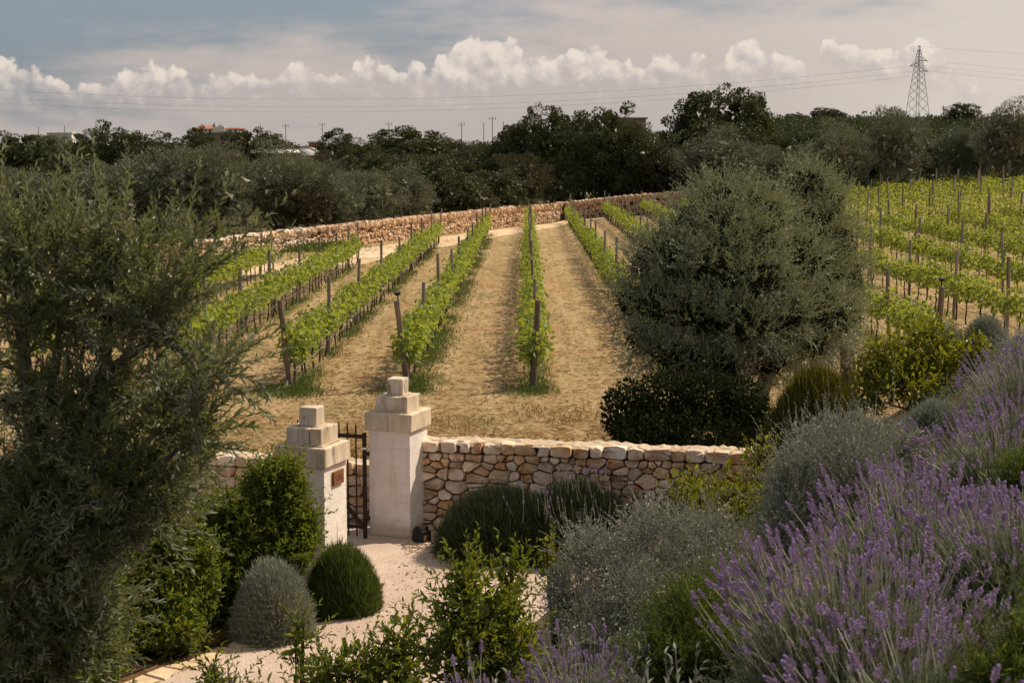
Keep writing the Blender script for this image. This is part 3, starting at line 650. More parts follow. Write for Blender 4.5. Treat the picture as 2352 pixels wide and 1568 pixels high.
for sgn, yy_ in ((1, 139), (-1, 152), (1, 163)):
    z = at(2106, yy_, 400)[2] - pz; mb = MB(); w_ = hw(z); e = (sgn * (w_ + 2.0), 0, z - .1)
    for b in (-1, 1): mb.add(*bar((sgn * w_, b * w_, z), e, .08)); mb.add(*bar((sgn * w_, b * w_, z + .9), e, .06))
    ob('crossarm', mb.mesh('crossarm', M['steel']), pyl); arms.append((sgn, z))
def wire(name, label, pts, r, m=M['steel'], grp=None):
    pts = np.array(pts); x = pts[:, 0]; co = np.polyfit((x - x.mean()) / 1000, pts[:, 1], 2 if len(pts) > 2 else 1); xs = np.linspace(x.min(), x.max(), 60)
    P3 = np.array([at(a, np.polyval(co, (a - x.mean()) / 1000), d) for a, d in zip(xs, np.interp(xs, x, pts[:, 2]))])
    V, f = tube(P3, r, 4); tag(ob(name, MB().add(V, f).mesh(name, m)), label, 'power line', grp)
G_ = 'power lines strung from the pylon'
for nm, a, b, c in (('uppermost', (-300, 186), (1176, 220), (2090, 152)), ('middle', (-300, 203), (1176, 237), (2090, 165)), ('lowest', (-300, 216), (1176, 248), (2090, 176))):
    wire('power_line', 'thin sagging power line crossing the whole sky left of the pylon, %s of three' % nm, [a + (400,), b + (400,), c + (400,)], .020, grp=G_)
for nm, a, b in (('topmost, from the pylon tip', (2108, 107), (2500, 136)), ('second from top', (2124, 139), (2500, 176)), ('third from top', (2110, 150), (2500, 190)), ('lowest', (2124, 163), (2500, 200))):
    wire('power_line', 'thin power line to the right of the pylon, %s' % nm, [a + (400,), b + (385,)], .015, grp=G_)
poles = [(88, 292, 520, 'single'), (148, 289, 520, 'single'), (492, 281, 560, 'single'), (598, 285, 560, 'single'), (656, 284, 560, 'cross'), (740, 282, 560, 'cross'), (893, 280, 540, 'cross'), (1060, 281, 500, 'cross'), (1111, 283, 500, 'single'), (1131, 267, 480, 'cross'), (1156, 279, 480, 'single'), (1639, 303, 420, 'single'), (2167, 243, 380, 'single')]
plab = ['at the far left edge of the horizon', 'above the low white shed', 'left of the red-roofed house', 'right of the red-roofed house', 'between the red-roofed house and the brick hut', 'beyond the brick hut', 'over the flat trees left of centre', 'left of the tallest pole', 'short, close beside the tallest pole', 'tallest on the horizon', 'right of the tallest pole', 'small, left of the big oak', 'right of the pylon']
for (px, ty, d, kd), lb in zip(poles, plab):
    p = at(px, ty, d); z0 = gz(p[0], d); h = p[2] - z0
    o = thing('utility_pole', 'thin grey utility pole ' + lb, 'utility pole', (p[0], d, z0), rng.uniform(-.5, .5), 'utility poles on the horizon')
    V, f = tube([(0, 0, 0), (0, 0, h)], [.14, .10], 6); ob('pole', MB().add(V, f).mesh('pole', M['pole']), o)
    if kd == 'cross': ob('crossarm', MB().add(*box(2.2, .1, .1, (0, 0, h - .9))).add(*box(.15, .15, .6, (-.9, 0, h - .6))).add(*box(.15, .15, .6, (.9, 0, h - .6))).mesh('crossarm', M['pole']), o)
# red roofed farmhouse
hp_ = at(497, 305, 470); hz = gz(hp_[0], 470); k1 = 470 / F
fh = thing('farmhouse', 'white farmhouse with red tiled roofs and a curved gable on the horizon', 'house', (hp_[0], 470, hz - .2))
zt = lambda y: at(497, y, 470)[2] - hz + .2
xx = lambda x: (x - 497) * k1
def bxx(n, m, x0, x1, y0, y1, dep, yo=0, par=None): return ob(n, MB().add(*box(xx(x1) - xx(x0), dep, zt(y0) - zt(y1), ((xx(x0) + xx(x1)) / 2, dep / 2 + yo, (zt(y0) + zt(y1)) / 2))).mesh(n, M[m]), par or fh)
bxx('wall', 'render', 447, 551, 295, 305, 9); ob('foundation', MB().add(*box(xx(551) - xx(447) - .4, 8.6, zt(304) + 1, (xx(499), 4.5, (zt(304) - 1) / 2))).mesh('foundation', M['oldwall']), fh)
def roof(x0, x1, ye, yr, par=None):
    e, r_ = zt(ye), zt(yr); a, b = xx(x0), xx(x1); V = [(a, -.5, e), (b, -.5, e), (b, 9.5, e), (a, 9.5, e), (a + 2.2, 4.5, r_), (b - 2.2, 4.5, r_)]
    return ob('roof', mkmesh('roof', V, [np.array([[0, 1, 5, 4], [2, 3, 4, 5], [3, 2, 1, 0]]), np.array([[1, 2, 5], [3, 0, 4]])], M['terracotta']), fh)
r1 = roof(440, 495, 296, 289); r2 = roof(505, 556, 296, 292)
ob('chimney', MB().add(*box(.7, .7, zt(285.5) - zt(293), (xx(487), 3.5, (zt(285.5) + zt(293)) / 2))).mesh('chimney', M['pole']), r1)
gp = np.array([(492, 302), (518, 302), (518, 292), (513, 289), (510, 286), (508, 286), (505, 289), (500, 292), (492, 292)])
V = np.concatenate([np.array([(xx(a), s, zt(b)) for a, b in gp]) for s in (-1.2, -.6)]); i = np.arange(9); j = (i + 1) % 9
ob('gable', mkmesh('gable', V, [np.stack([j, i, 9 + i, 9 + j], 1), np.array([i, 9 + i[::-1]])], M['render']), fh)
for x0 in (455, 470, 526, 538): bxx('window', 'glassdark', x0, x0 + 5, 298, 302, .1, -.08)
bxx('door', 'glassdark', 480, 485, 298, 310, .1, -.08)
# other distant structures
def hut(name, label, px0, px1, yt, yb, d, m, roofm=None, dep=5):
    a, b = at(px0, yt, d), at(px1, yt, d); z0 = min(gz(a[0], d), at(px0, yb, d)[2]) - 1; o = thing(name, label, name.split('_')[-1], ((a[0] + b[0]) / 2, d, z0)); h = a[2] - z0
    ob('wall', MB().add(*box(b[0] - a[0], dep, h, (0, 0, h / 2))).mesh('wall', M[m]), o)
    ob('roof', MB().add(*box(b[0] - a[0] + .5, dep + .5, .25, (0, 0, h + .12))).mesh('roof', M[roofm or m]), o)
    ob('window', MB().add(*box((b[0] - a[0]) * .15, .1, .8, ((b[0] - a[0]) * .2, -dep / 2 - .02, h - 1.2))).mesh('window', M['glassdark']), o)
    ob('door', MB().add(*box((b[0] - a[0]) * .14, .1, 1.9, (-(b[0] - a[0]) * .2, -dep / 2 - .02, h - 1.6))).mesh('door', M['glassdark']), o)
hut('low_shed', 'low white flat-roofed shed on the horizon at far left', 115, 170, 307, 316, 430, 'render')
hut('brick_hut', 'small brownish brick hut with a pale roof in the distant trees', 712, 744, 328, 348, 300, 'terracotta', 'render', 4)
hut('stone_house', 'square stone house top just showing beside the dark oak crowns', 1410, 1481, 274, 300, 260, 'oldwall')
def tunnel(label, px0, px1, yt, yb, d, ridge, rot=0):
    a, b = at(px0, yb, d), at(px1, yb, d); Lx = b[0] - a[0]; z0 = a[2]; R = at(px0, yt, d)[2] - z0
    o = thing('greenhouse', label, 'greenhouse', ((a[0] + b[0]) / 2, d, z0), rot); n = max(1, ridge); wd = Lx / n
    for k in range(n):
        th = np.linspace(0, np.pi, 11); V = np.concatenate([np.stack([-Lx / 2 + wd * (k + .5) - np.cos(th) * wd * .49, np.full(11, yo), np.sin(th) * R], 1) for yo in (0, 25)]); i = np.arange(10)
        ob('cover', mkmesh('cover', V, [np.stack([i, i + 1, 12 + i, 11 + i], 1), np.array([list(range(10, -1, -1))])], M['plastic'], smooth=True), o)
        mbh = MB()
        for yo in np.linspace(0, 24, 7): mbh.add(*tube(np.stack([-Lx / 2 + wd * (k + .5) - np.cos(th) * wd * .5, np.full(11, yo), np.sin(th) * R * 1.02], 1), .06, 4))
        ob('hoop', mbh.mesh('hoop', M['steel']), o)
tunnel('white plastic greenhouse tunnel gleaming in a gap in the trees left of centre', 676, 730, 339, 357, 210, 1)
tunnel('long row of white greenhouse tunnels behind the dark flat-topped tree', 880, 1045, 320, 350, 260, 5)
tunnel('thin strip of white greenhouse cover low among the olive crowns', 575, 640, 344, 352, 190, 2)
# ================================================================== BACKGROUND TREES
def crown_mesh(name, m, seed, clumps, per, lsize, lw, flat=1.0, up=.3, hexa=False, csize=(.16, .30), core=500, low=-.75, lumpy=.22):
    global rng
    keep = rng; rng = np.random.default_rng(seed)
    d = nrm(rng.normal(0, 1, (clumps, 3)) + [0, 0, .25]); d[:, 2] = np.maximum(d[:, 2], low); lump = 1 + lumpy * np.sin(d[:, 0] * 4 + seed) * np.cos(d[:, 1] * 3.3 + seed * 2) + rng.normal(0, .07, clumps)
    rr = lump * rng.uniform(.45, 1, clumps) ** .35; C = d * rr[:, None] * .86; cs = rng.uniform(*csize, clumps)
    off = nrm(rng.normal(0, 1, (clumps, per, 3))) * (rng.uniform(.3, 1, (clumps, per)) ** .5)[..., None]; off[..., 2] *= .75
    P3 = (C[:, None] + off * cs[:, None, None]).reshape(-1, 3)
    D = nrm(off.reshape(-1, 3) + np.repeat(d, per, 0) * .5 + rng.normal(0, .5, P3.shape) + [0, 0, up]); N = nrm(np.repeat(d, per, 0) + off.reshape(-1, 3) + rng.normal(0, .6, P3.shape) + [0, 0, .4])
    mb = MB(); n = len(P3); s = rng.uniform(.7, 1.25, n)
    mb.add(*leaves(P3, D, N, lsize * s, lw * s, hexa=hexa))
    Pc, dc = ell_pts(core, (0, 0, -.05), (.72, .72, .62), .2); mb.add(*leaves(Pc, rng.normal(0, 1, (core, 3)), rng.normal(0, 1, (core, 3)), .22, .16))
    me = mb.mesh(name, m); rng = keep; return me
CR = {'olive': [crown_mesh('crown', M['olive_far'], 11 + k, 130, 95, .062, .017, up=.5, csize=(.12, .26)) for k in range(4)],
      'oak': [crown_mesh('crown', M['oak'], 31 + k, 80, 110, .058, .040, csize=(.10, .24), lumpy=.34, core=350) for k in range(4)],
      'dry': [crown_mesh('crown', M['dry'], 51 + k, 90, 90, .055, .026, csize=(.12, .26)) for k in range(2)],
      'bush': [crown_mesh('crown', M['bright'], 61 + k, 90, 90, .05, .024, csize=(.12, .24)) for k in range(2)]}
def trunk_mesh(seed):
    r2 = np.random.default_rng(seed); mb = MB()
    P3 = np.array([(0, 0, -.1), (.03, .01, .15), (.05 * r2.normal(), .04, .4), (.12 * r2.normal(), .1 * r2.normal(), .75)]); mb.add(*tube(P3, [.13, .09, .075, .05], 8, jit=.12))
    for k in range(4):
        a = k * 1.6 + r2.uniform(0, 1); e = np.array([math.cos(a) * .55, math.sin(a) * .55, 1.2]); mb.add(*tube([P3[2], P3[2] * .4 + e * .5, e], [.06, .04, .015], 6, jit=.1))
    return mb.mesh('trunk', M['bark'])
TR = [trunk_mesh(k) for k in range(4)]
tcount = [0]
def tree(label, px, ty, w, d, kd, name=None, bot=.16, base=None, grp='trees beyond the far wall', sq=1.0):
    k = tcount[0]; tcount[0] += 1
    wd_ = float(np.interp(px, [q[0] for q in bp_], FB[:, 1])); d = max(d, wd_ + 3 + w * d / F * .62) if px < 1600 else d
    p = at(px, ty, d); z0 = gz(p[0], d); h = max(p[2] - z0, 1.0); R = w * d / F / 2
    names = {'olive': 'olive_tree', 'oak': 'oak_tree', 'dry': 'brown_tree', 'bush': 'shrub'}
    o = thing(name or names[kd], label, 'shrub' if kd == 'bush' else 'tree', (p[0], d, z0), 0, grp)
    ch = h * (1 - bot) / 2
    c = ob('crown', CR[kd][k % len(CR[kd])], o, (0, 0, h - ch * 1.0), (0, 0, rng.uniform(0, 6.28)), (R * (1.08 if kd == 'olive' else 1.2), R * (1.05 if kd == 'olive' else 1.15) * sq, ch * 1.05))
    ob('trunk', TR[k % 4], o, (0, 0, -.05), (0, 0, rng.uniform(0, 6.28)), (R * .9, R * .9, max(h * bot * 1.6, .8)))
TL = [ # label, px, top y, width px, depth, kind
 ('grey green olive crown behind the wall, second from the left edge', 205, 372, 230, 92, 'olive'), ('grey green olive crown at the far left edge, behind the nearest tree', 20, 385, 240, 92, 'olive'),
 ('broad grey green olive just left of the wall end', 345, 345, 220, 94, 'olive'), ('tall dense olive standing behind the left end of the pale wall', 478, 330, 215, 93, 'olive'),
 ('round lighter olive with a smooth dome, third tree right of the wall end', 640, 334, 205, 96, 'olive'), ('small yellowish leaved tree low in front of the round olive', 700, 400, 130, 93, 'dry'),
 ('low spreading olive left of the one with a bent trunk', 770, 408, 130, 98, 'olive'), ('olive with a bent trunk above the wall', 838, 388, 165, 101, 'olive'), ('wide low silver olive, fourth left of the dark thicket', 925, 384, 160, 103, 'olive'),
 ('dark low tree between the silver olive and the thicket', 1050, 395, 150, 108, 'oak'), ('dark bushy tree at the foot of the thicket behind the middle rows', 1130, 385, 150, 112, 'oak'),
 ('rust brown tree left of the dark oak group', 1118, 318, 130, 150, 'dry'), ('thin dark oak with open top leading the dark group', 1212, 251, 95, 135, 'oak'), ('broad dark oak, second in the dark group', 1275, 261, 140, 132, 'oak'),
 ('bushy dark oak top with loose sprays, tallest in the dark group', 1392, 240, 140, 134, 'oak'), ('grey olive crown in front of the dark oaks', 1335, 290, 165, 126, 'olive'), ('dusty olive crown low below the dark oaks, over the centre row', 1275, 350, 150, 122, 'olive'),
 ('dark bush under the thin oak', 1190, 345, 130, 122, 'dry'), ('low broad olive right above the far corner of the wall', 1440, 368, 190, 126, 'olive'), ('dark shadowed tree between the oak group and the giant oak', 1465, 285, 110, 132, 'oak'), ('brownish tree left of the giant oak, lower down', 1515, 330, 120, 130, 'dry'),
 ('dark rounded oak at the left foot of the giant oak', 1572, 262, 100, 150, 'oak'), ('giant dark oak towering over the whole treeline', 1645, 196, 190, 150, 'oak'), ('right shoulder oak of the giant, open and twiggy', 1733, 212, 90, 152, 'oak'),
 ('wide olive dome in front of the giant oak', 1662, 300, 205, 128, 'olive'), ('dark olive right of the wide dome', 1775, 335, 130, 132, 'olive'), ('dark green thicket tree right of the giant oak', 1800, 305, 110, 140, 'oak'), ('brown hedge tree low between two olives on the right', 1845, 340, 100, 138, 'dry'),
 ('round olive left of the pylon olive, above the vines', 1925, 284, 155, 124, 'olive'), ('large dark olive with a leaning trunk below the pylon', 2062, 250, 150, 126, 'olive'), ('smaller olive right of the one below the pylon', 2195, 295, 105, 128, 'olive'), ('smaller olive next to the big one at the right edge', 2248, 292, 105, 127, 'olive'),
 ('big dark olive at the right edge of the picture', 2330, 234, 165, 122, 'olive'), ('olive just outside the right edge tree', 2440, 250, 180, 122, 'olive'),
 ('dark round tree on the horizon right of the red-roofed house', 560, 294, 92, 260, 'oak'), ('dark tree beside the long greenhouse, left', 620, 301, 100, 280, 'oak'), ('brown leaved tree below the gleaming tunnel', 745, 345, 115, 165, 'dry'), ('dark green tree right above the gleaming tunnel', 790, 305, 130, 200, 'oak'), ('dark tree right of the brown leaved one', 835, 330, 120, 170, 'oak'),
 ('dark flat-topped tree in front of the white greenhouses', 945, 290, 190, 200, 'oak'), ('small oak right of the flat-topped tree', 1020, 307, 90, 215, 'oak'), ('brownish tree under the greenhouses', 985, 350, 160, 160, 'dry'), ('bright green bush lit among the grey olives', 868, 374, 200, 135, 'bush'), ('bright green bush right of the first bright bush', 940, 380, 110, 138, 'bush'),
 ('dark loose-topped oak on the left skyline behind the near shoots', 272, 284, 110, 200, 'oak'), ('dark tree left of the skyline oak', 190, 305, 110, 210, 'oak'), ('low dark tree at the far left skyline', 50, 303, 130, 230, 'oak'), ('low grey tree above the white shed', 115, 306, 110, 250, 'olive'), ('dark wide tree right of the skyline oak', 370, 309, 130, 210, 'oak'), ('dark tree below the red-roofed house', 470, 312, 120, 230, 'oak'),
 ('small tree left of the red-roofed house', 452, 288, 40, 400, 'oak'), ('umbrella shaped pine on the right skyline', 1888, 246, 52, 330, 'oak'), ('small dark tree left of the umbrella pine', 1824, 259, 36, 330, 'oak'), ('low dark tree right of the umbrella pine', 1925, 254, 42, 330, 'oak'), ('dark pine on the skyline between the pylon and the right edge', 2210, 236, 68, 300, 'oak'),
 ('small dark tree at the front of the hill scrub', 1860, 300, 70, 220, 'oak'), ('brown tree far left of the thicket', 1065, 335, 90, 170, 'dry'),
 ('dark oak filling the gap left of the thin oak', 1160, 300, 120, 142, 'oak'), ('dark oak between the two tallest of the dark group', 1330, 262, 130, 138, 'oak'), ('dense dark oak right of the loose-topped one', 1440, 268, 110, 140, 'oak'), ('dark oak low behind the far corner of the wall', 1385, 330, 150, 128, 'oak'), ('grey olive at the foot of the giant oak', 1590, 345, 140, 129, 'olive'), ('dark shadowed oak under the giant oak', 1640, 275, 170, 140, 'oak'),
 ('dark tree between the round olive and the pylon olive', 1992, 305, 120, 136, 'oak'), ('dark tree between the pylon olive and the smaller olives', 2140, 302, 120, 136, 'oak'), ('dark tree behind the right edge olive', 2290, 285, 120, 138, 'oak'), ('low grey olive left of the round olive', 1870, 330, 110, 128, 'olive'), ('dark tree over the bent trunk olive', 860, 350, 150, 125, 'oak'), ('dark tree left of the round lighter olive', 560, 345, 150, 120, 'oak'), ('grey olive behind the low spreading one', 740, 372, 140, 112, 'olive'), ('dark oak behind the wide silver olive', 1000, 355, 150, 130, 'oak')]
for t_ in TL: tree(*t_)
# tree masses nobody could count: understory behind the wall, far plain, hill scrub
def clump_mass(name, m, C, Rr, per, lsize, lw=.6):
    n = len(C); off = nrm(rng.normal(0, 1, (n, per, 3))) * (rng.uniform(.2, 1, (n, per)) ** .4)[..., None]; off[..., 2] = np.abs(off[..., 2]) * 1.1 - .15
    P3 = (C[:, None] + off * Rr[:, None, None] * np.array([1, 1, .85])).reshape(-1, 3); D = nrm(off.reshape(-1, 3) + rng.normal(0, .6, P3.shape)); s = (np.repeat(Rr, per) * lsize * rng.uniform(.7, 1.3, n * per))
    return kind(ob(name, mkmesh(name, *leaves(P3, D, nrm(off.reshape(-1, 3) + rng.normal(0, .7, P3.shape) + [0, 0, .4]), s, s * lw), m)), 'stuff')
C = []
for _ in range(420):
    s = rng.uniform(-10, arc[-1] + 30); s2 = min(max(s, 0), arc[-1]); p = far_at(s2) + far_t(s2) * (s - s2); tg = far_t(s2); n_ = np.array([tg[1], -tg[0]]); p = p - n_ * rng.uniform(2.5, 20); C.append((p[0], p[1], gz(*p)))
for _ in range(160):
    x = rng.uniform(14, 60); y = rng.uniform(128, 142); C.append((x, y, gz(x, y)))
C = np.array(C); clump_mass('undergrowth', M['oak'], C, rng.uniform(.5, 1.7, len(C)), 130, .12)
C = []
for _ in range(1500):
    d = rng.uniform(150, 900) ** 1; q = rng.uniform(-.36, .12 if d < 400 else .36); C.append((q * d, d, gz(q * d, d)))
C = np.array(C); clump_mass('far_woodland', M['oak'], C, np.where(C[:, 1] < 300, rng.uniform(1.5, 4.2, len(C)), rng.uniform(2.5, 5.5, len(C))), 90, .17)
C = []
for _ in range(2600):
    d = rng.uniform(145, 345); q = rng.uniform(.06, .36); C.append((q * d, d, gz(q * d, d)))
C = np.array(C); clump_mass('hill_scrub', M['scrub'], C, rng.uniform(1.0, 2.4, len(C)), 60, .2)

# ================================================================== VINEYARD
OFF = {-5: -14.2, -4: -11.1, -3: -8.05, -2: -5.15, -1: -2.62, 0: .15, 1: 3.15, 2: 6.05}
ROWX = lambda k, y: OFF.get(k, .15 + 2.95 * k) + .0092 * y
rows = {}
for k in range(-5, 15): rows[k] = (35.2, {-5: 62, -4: 70, -3: 77, -2: 95, -1: 108, 0: 118, 1: 123}.get(k, 126.))
def rname(k):
    return 'centre row' if k == 0 else '%s row %s of centre' % (ORD[abs(k) - 1], 'left' if k < 0 else 'right')
def post_mesh(r, h, m, seed):
    r2 = np.random.default_rng(seed); zs = np.linspace(-.1, h, 6); P3 = np.stack([r2.normal(0, .008, 6).cumsum(), r2.normal(0, .008, 6).cumsum(), zs], 1)
    V, f = tube(P3, r * np.array([1.05, 1, 1, .98, .97, .93]), 8, jit=.06); return MB().add(V, f).mesh('post', m)
PM = [post_mesh(.048, 2.02, M['post'], k) for k in range(6)]; EM = [post_mesh(.068, 1.98, M['endpost'], 20 + k) for k in range(3)]
posts = {}
for k, (y0, y1) in rows.items():
    sp_ = 7.6 if -2 <= k <= 1 else 5.6; ys = [y0]; y = y0 + sp_ * .8
    while y < y1 - 2.5: ys.append(y); y += sp_ * rng.uniform(.92, 1.08)
    ys.append(y1); posts[k] = ys
    for i, y in enumerate(ys):
        x = ROWX(k, y) + rng.normal(0, .04); end = i == 0; px = CX + F * x / y
        if px < -60 or px > 2420: continue
        zz = gz(x, y)
        lab = ('thick brown end post of the %s' if end else 'last grey post at the far end of the %s' if i == len(ys) - 1 else 'grey post, ' + ORD[min(i, 21)] + ' from near end of the %s') % rname(k)
        o = thing('vineyard_post', lab + (', black cup on top' if end and k in (-1, 3) else ''), 'post', (x, y, zz), rng.uniform(0, 6.28) if not end else 0, 'wooden vineyard posts')
        o.rotation_euler[0] = rng.normal(0, .02) + (.10 if end else -.10 if i == len(ys) - 1 else 0); o.rotation_euler[1] = rng.normal(0, .035) + (-.08 if end and k < 0 else .05 if end and k > 1 else 0)
        ob('post', (EM if end else PM)[(i + k) % (3 if end else 6)], o, (0, 0, 0), (0, 0, 0), (1, 1, rng.uniform(.92, 1.1) if not end else 1))
        if end and k in (-1, 3):
            V, f = tube([(0, 0, 1.96), (0, 0, 2.09), (0, 0, 2.10), (0, 0, 2.16), (0, 0, 2.165)], [.014, .014, .05, .085, .06], 10); ob('cup', MB().add(V, f).mesh('cup', M['black']), o)
def vine_leaves(n, x0, x1, seed, big=1.0, hexa=True):
    r2 = np.random.default_rng(seed); x = r2.uniform(x0, x1, n); top = 1.22 + .12 * np.sin(x * 9 + seed) + .12 * np.sin(x * 3.1 + 2 * seed)
    z = .62 + (top - .62) * r2.uniform(0, 1, n) ** .85; w_ = .165 * (1 - .5 * np.abs(z - .9)); y = r2.normal(0, 1, n) * w_ * .75
    P3 = np.stack([y, x, z], 1); sh = r2.random(n) < .07; P3[sh, 2] += r2.uniform(.05, .3, sh.sum())
    outv = np.stack([y * 4, r2.normal(0, .6, n), r2.normal(-.15, .5, n)], 1); N = np.stack([y * 3 + r2.normal(0, .45, n), r2.normal(0, .5, n), .75 + r2.normal(0, .3, n)], 1)
    s = r2.uniform(.075, .135, n) * big; return leaves(P3, outv, N, s, s * 1.0, .18, .25, hexa)
VT, VL = [], []
for k in range(7):
    r2 = np.random.default_rng(100 + k); n = 7; zs = np.linspace(-.05, .78, n); P3 = np.stack([r2.normal(0, .018, n).cumsum(), r2.normal(0, .022, n).cumsum(), zs], 1)
    mb = MB().add(*tube(P3, np.linspace(.026, .018, n), 6, jit=.15))
    for s in (-1, 1): mb.add(*tube([P3[-1], P3[-1] + [0, s * .25, .05], P3[-1] + [0, s * .52, .02]], [.014, .011, .008], 5))
    VT.append(mb.mesh('trunk', M['vinebark'])); VL.append(mkmesh('leaves', *vine_leaves(165, -.62, .62, 200 + k), M['vine']))
cand = []
for k, (y0, y1) in rows.items():
    y = y0 + (.15 if k in (-2, -1, 0) else .45)
    while y < y1 - .3:
        x = ROWX(k, y); px = CX + F * x / y; vis = -20 < px < 2372
        score = y + (0 if vis else 900)
        if k <= -3 and px < 380: score += 60
        if k >= 1 and 1430 < px < 1960 and y < 110: score += 400
        cand.append((score, k, x, y)); y += rng.uniform(1.0, 1.16)
cand.sort(); cnt = {}; MV, MF, MTV = [], MB(), MB()
for n_, (sc, k, x, y) in enumerate(cand):
    if sc > 880: continue
    if n_ < 300:
        ys = posts[k]; b = max(i for i in range(len(ys)) if ys[i] <= y); cnt[(k, b)] = cnt.get((k, b), 0) + 1; nm = '%s past the %s post of the %s' % (ORD[min(cnt[(k, b)] - 1, 21)], ORD[min(b, 21)], rname(k))
        o = thing('grapevine', 'leafy grapevine, ' + nm, 'grapevine', (x, y, gz(x, y)), 0, 'grapevines in the vineyard rows')
        ob('trunk', VT[n_ % 7], o, rot=(0, 0, rng.uniform(0, 6.28) * 0 + (math.pi if rng.random() < .5 else 0)))
        ob('leaves', VL[rng.integers(7)], o, rot=(0, 0, math.pi if rng.random() < .5 else 0), scale=(rng.uniform(.9, 1.25), 1, rng.uniform(.9, 1.1)))
        if abs(y - rows[k][0]) < 1.2: ob('leaves', VL[rng.integers(7)], o, loc=(0, .1, -.12), rot=(0, 0, .3), scale=(1.25, .7, 1.05))
    else:
        V, f = vine_leaves(58 if y > 70 else 100, -.62, .62, int(rng.integers(1e6)), 1.35 if y > 70 else 1.15, False); V = V + [x, y, gz(x, y)]; MF.add(V, f)
        V, f = tube([(x, y, gz(x, y)), (x + rng.normal(0, .03), y + rng.normal(0, .03), gz(x, y) + .75)], .024, 4); MTV.add(V, f)
o = kind(ob('grapevines', MF.mesh('grapevines', M['vine'])), 'stuff'); kind(ob('vine_trunks', MTV.mesh('vine_trunks', M['vinebark'])), 'stuff')
for k in (-3, -2, -1, 0, 1, 2, 3, 4, 5, 6):
    ys = np.arange(rows[k][0] - .3, 100, 2.2); P3 = np.stack([ROWX(k, ys) + .05, ys, T(ROWX(k, ys), ys) + .38 + .05 * np.sin(ys * 1.1)], 1)
    P3 = np.concatenate([[P3[0] * [1, 1, 0] + [0, -.05, gz(P3[0][0], P3[0][1]) + .02]], P3]); V, f = tube(P3, .009, 5)
    tag(ob('drip_hose', MB().add(V, f).mesh('drip_hose', M['pole'])), 'thin dark drip hose strung low along the ' + rname(k), 'hose', 'drip hoses along the vine rows')
# weeds under the rows, straw on the ground, tufts by the far wall
def blades(name, m, X, Y, L, Wd, lean, z=None):
    n = len(X); Z = T(X, Y) if z is None else z; D = nrm(np.stack([rng.normal(0, lean, n), rng.normal(0, lean, n), np.ones(n)], 1)); N = rng.normal(0, 1, (n, 3))
    return kind(ob(name, mkmesh(name, *leaves(np.stack([X, Y, Z - .01], 1), D, N, L, Wd, .1, .25), m)), 'stuff')
X, Y = [], []
for k, dens in ((-3, .7), (-2, 1.), (-1, 1.6), (0, .8), (1, 1.2), (2, .7), (3, .8), (4, .5)):
    n = int(11000 * dens); y = 34.6 + (rng.uniform(0, 1, n) ** 1.6) * (rows[k][1] - 36); keep = np.sin(y * 1.3 + k) + np.sin(y * .37 + 2 * k) + rng.normal(0, .9, n) > -.5 * dens; y = y[keep]
    x = ROWX(k, y) + rng.normal(.12 if k in (-1, 1) else .05, .19 if k != -1 else .24, len(y)); X.append(x); Y.append(y)
for k, r_, n in ((-2, .38, 2400), (-1, .30, 900), (0, .30, 500)):
    X.append(ROWX(k, 34.6) + rng.normal(-.05, r_, n)); Y.append(34.5 + rng.normal(0, r_ * 1.2, n))
X, Y = np.concatenate(X), np.concatenate(Y); blades('row_weeds', M['weed'], X, Y, rng.uniform(.04, .17, len(X)), rng.uniform(.007, .015, len(X)), .55)
n = 62000; y = 25 + 75 * rng.uniform(0, 1, n) ** 1.9; x = rng.uniform(-.22, .30, n) * (y + 6); k_ = y > wall_line(x) + .3; x, y = x[k_], y[k_]
n = len(x); D = np.stack([rng.normal(0, 1, n), rng.normal(0, 1, n), rng.uniform(.0, .35, n)], 1); L = rng.uniform(.08, .26, n)
kind(ob('dry_straw', mkmesh('dry_straw', *leaves(np.stack([x, y, T(x, y) + .012], 1), D, np.tile([0, 0, 1.], (n, 1)) + rng.normal(0, .25, (n, 3)), L, rng.uniform(.006, .014, n), .1, .15), M['straw'])), 'stuff')
n = 9000; y = 25 + 8 * rng.uniform(0, 1, n) ** 1.5; x = rng.uniform(-3, 5, n); k_ = (y > wall_line(x) + .35) & (np.sin(x * 2.1 + y) + np.sin(y * 1.7 - x * .8) + rng.normal(0, .5, n) > .5); x, y = x[k_], y[k_]
blades('dry_grass', M['straw'], x, y, rng.uniform(.06, .22, len(x)), rng.uniform(.006, .012, len(x)), .5)
s = rng.uniform(arc[2], arc[5] + 2, 7000); X, Y = [], []
for q in s:
    p = far_at(q); tg = far_t(q); p = p + np.array([tg[1], -tg[0]]) * (abs(rng.normal(.3, .9)) + .2)
    if math.sin(q * .55 + .6) + rng.normal(0, .4) > -.1: X.append(p[0]); Y.append(p[1])
blades('wall_grass', M['weed'], np.array(X), np.array(Y), rng.uniform(.15, .5, len(X)), rng.uniform(.02, .04, len(X)), .4)

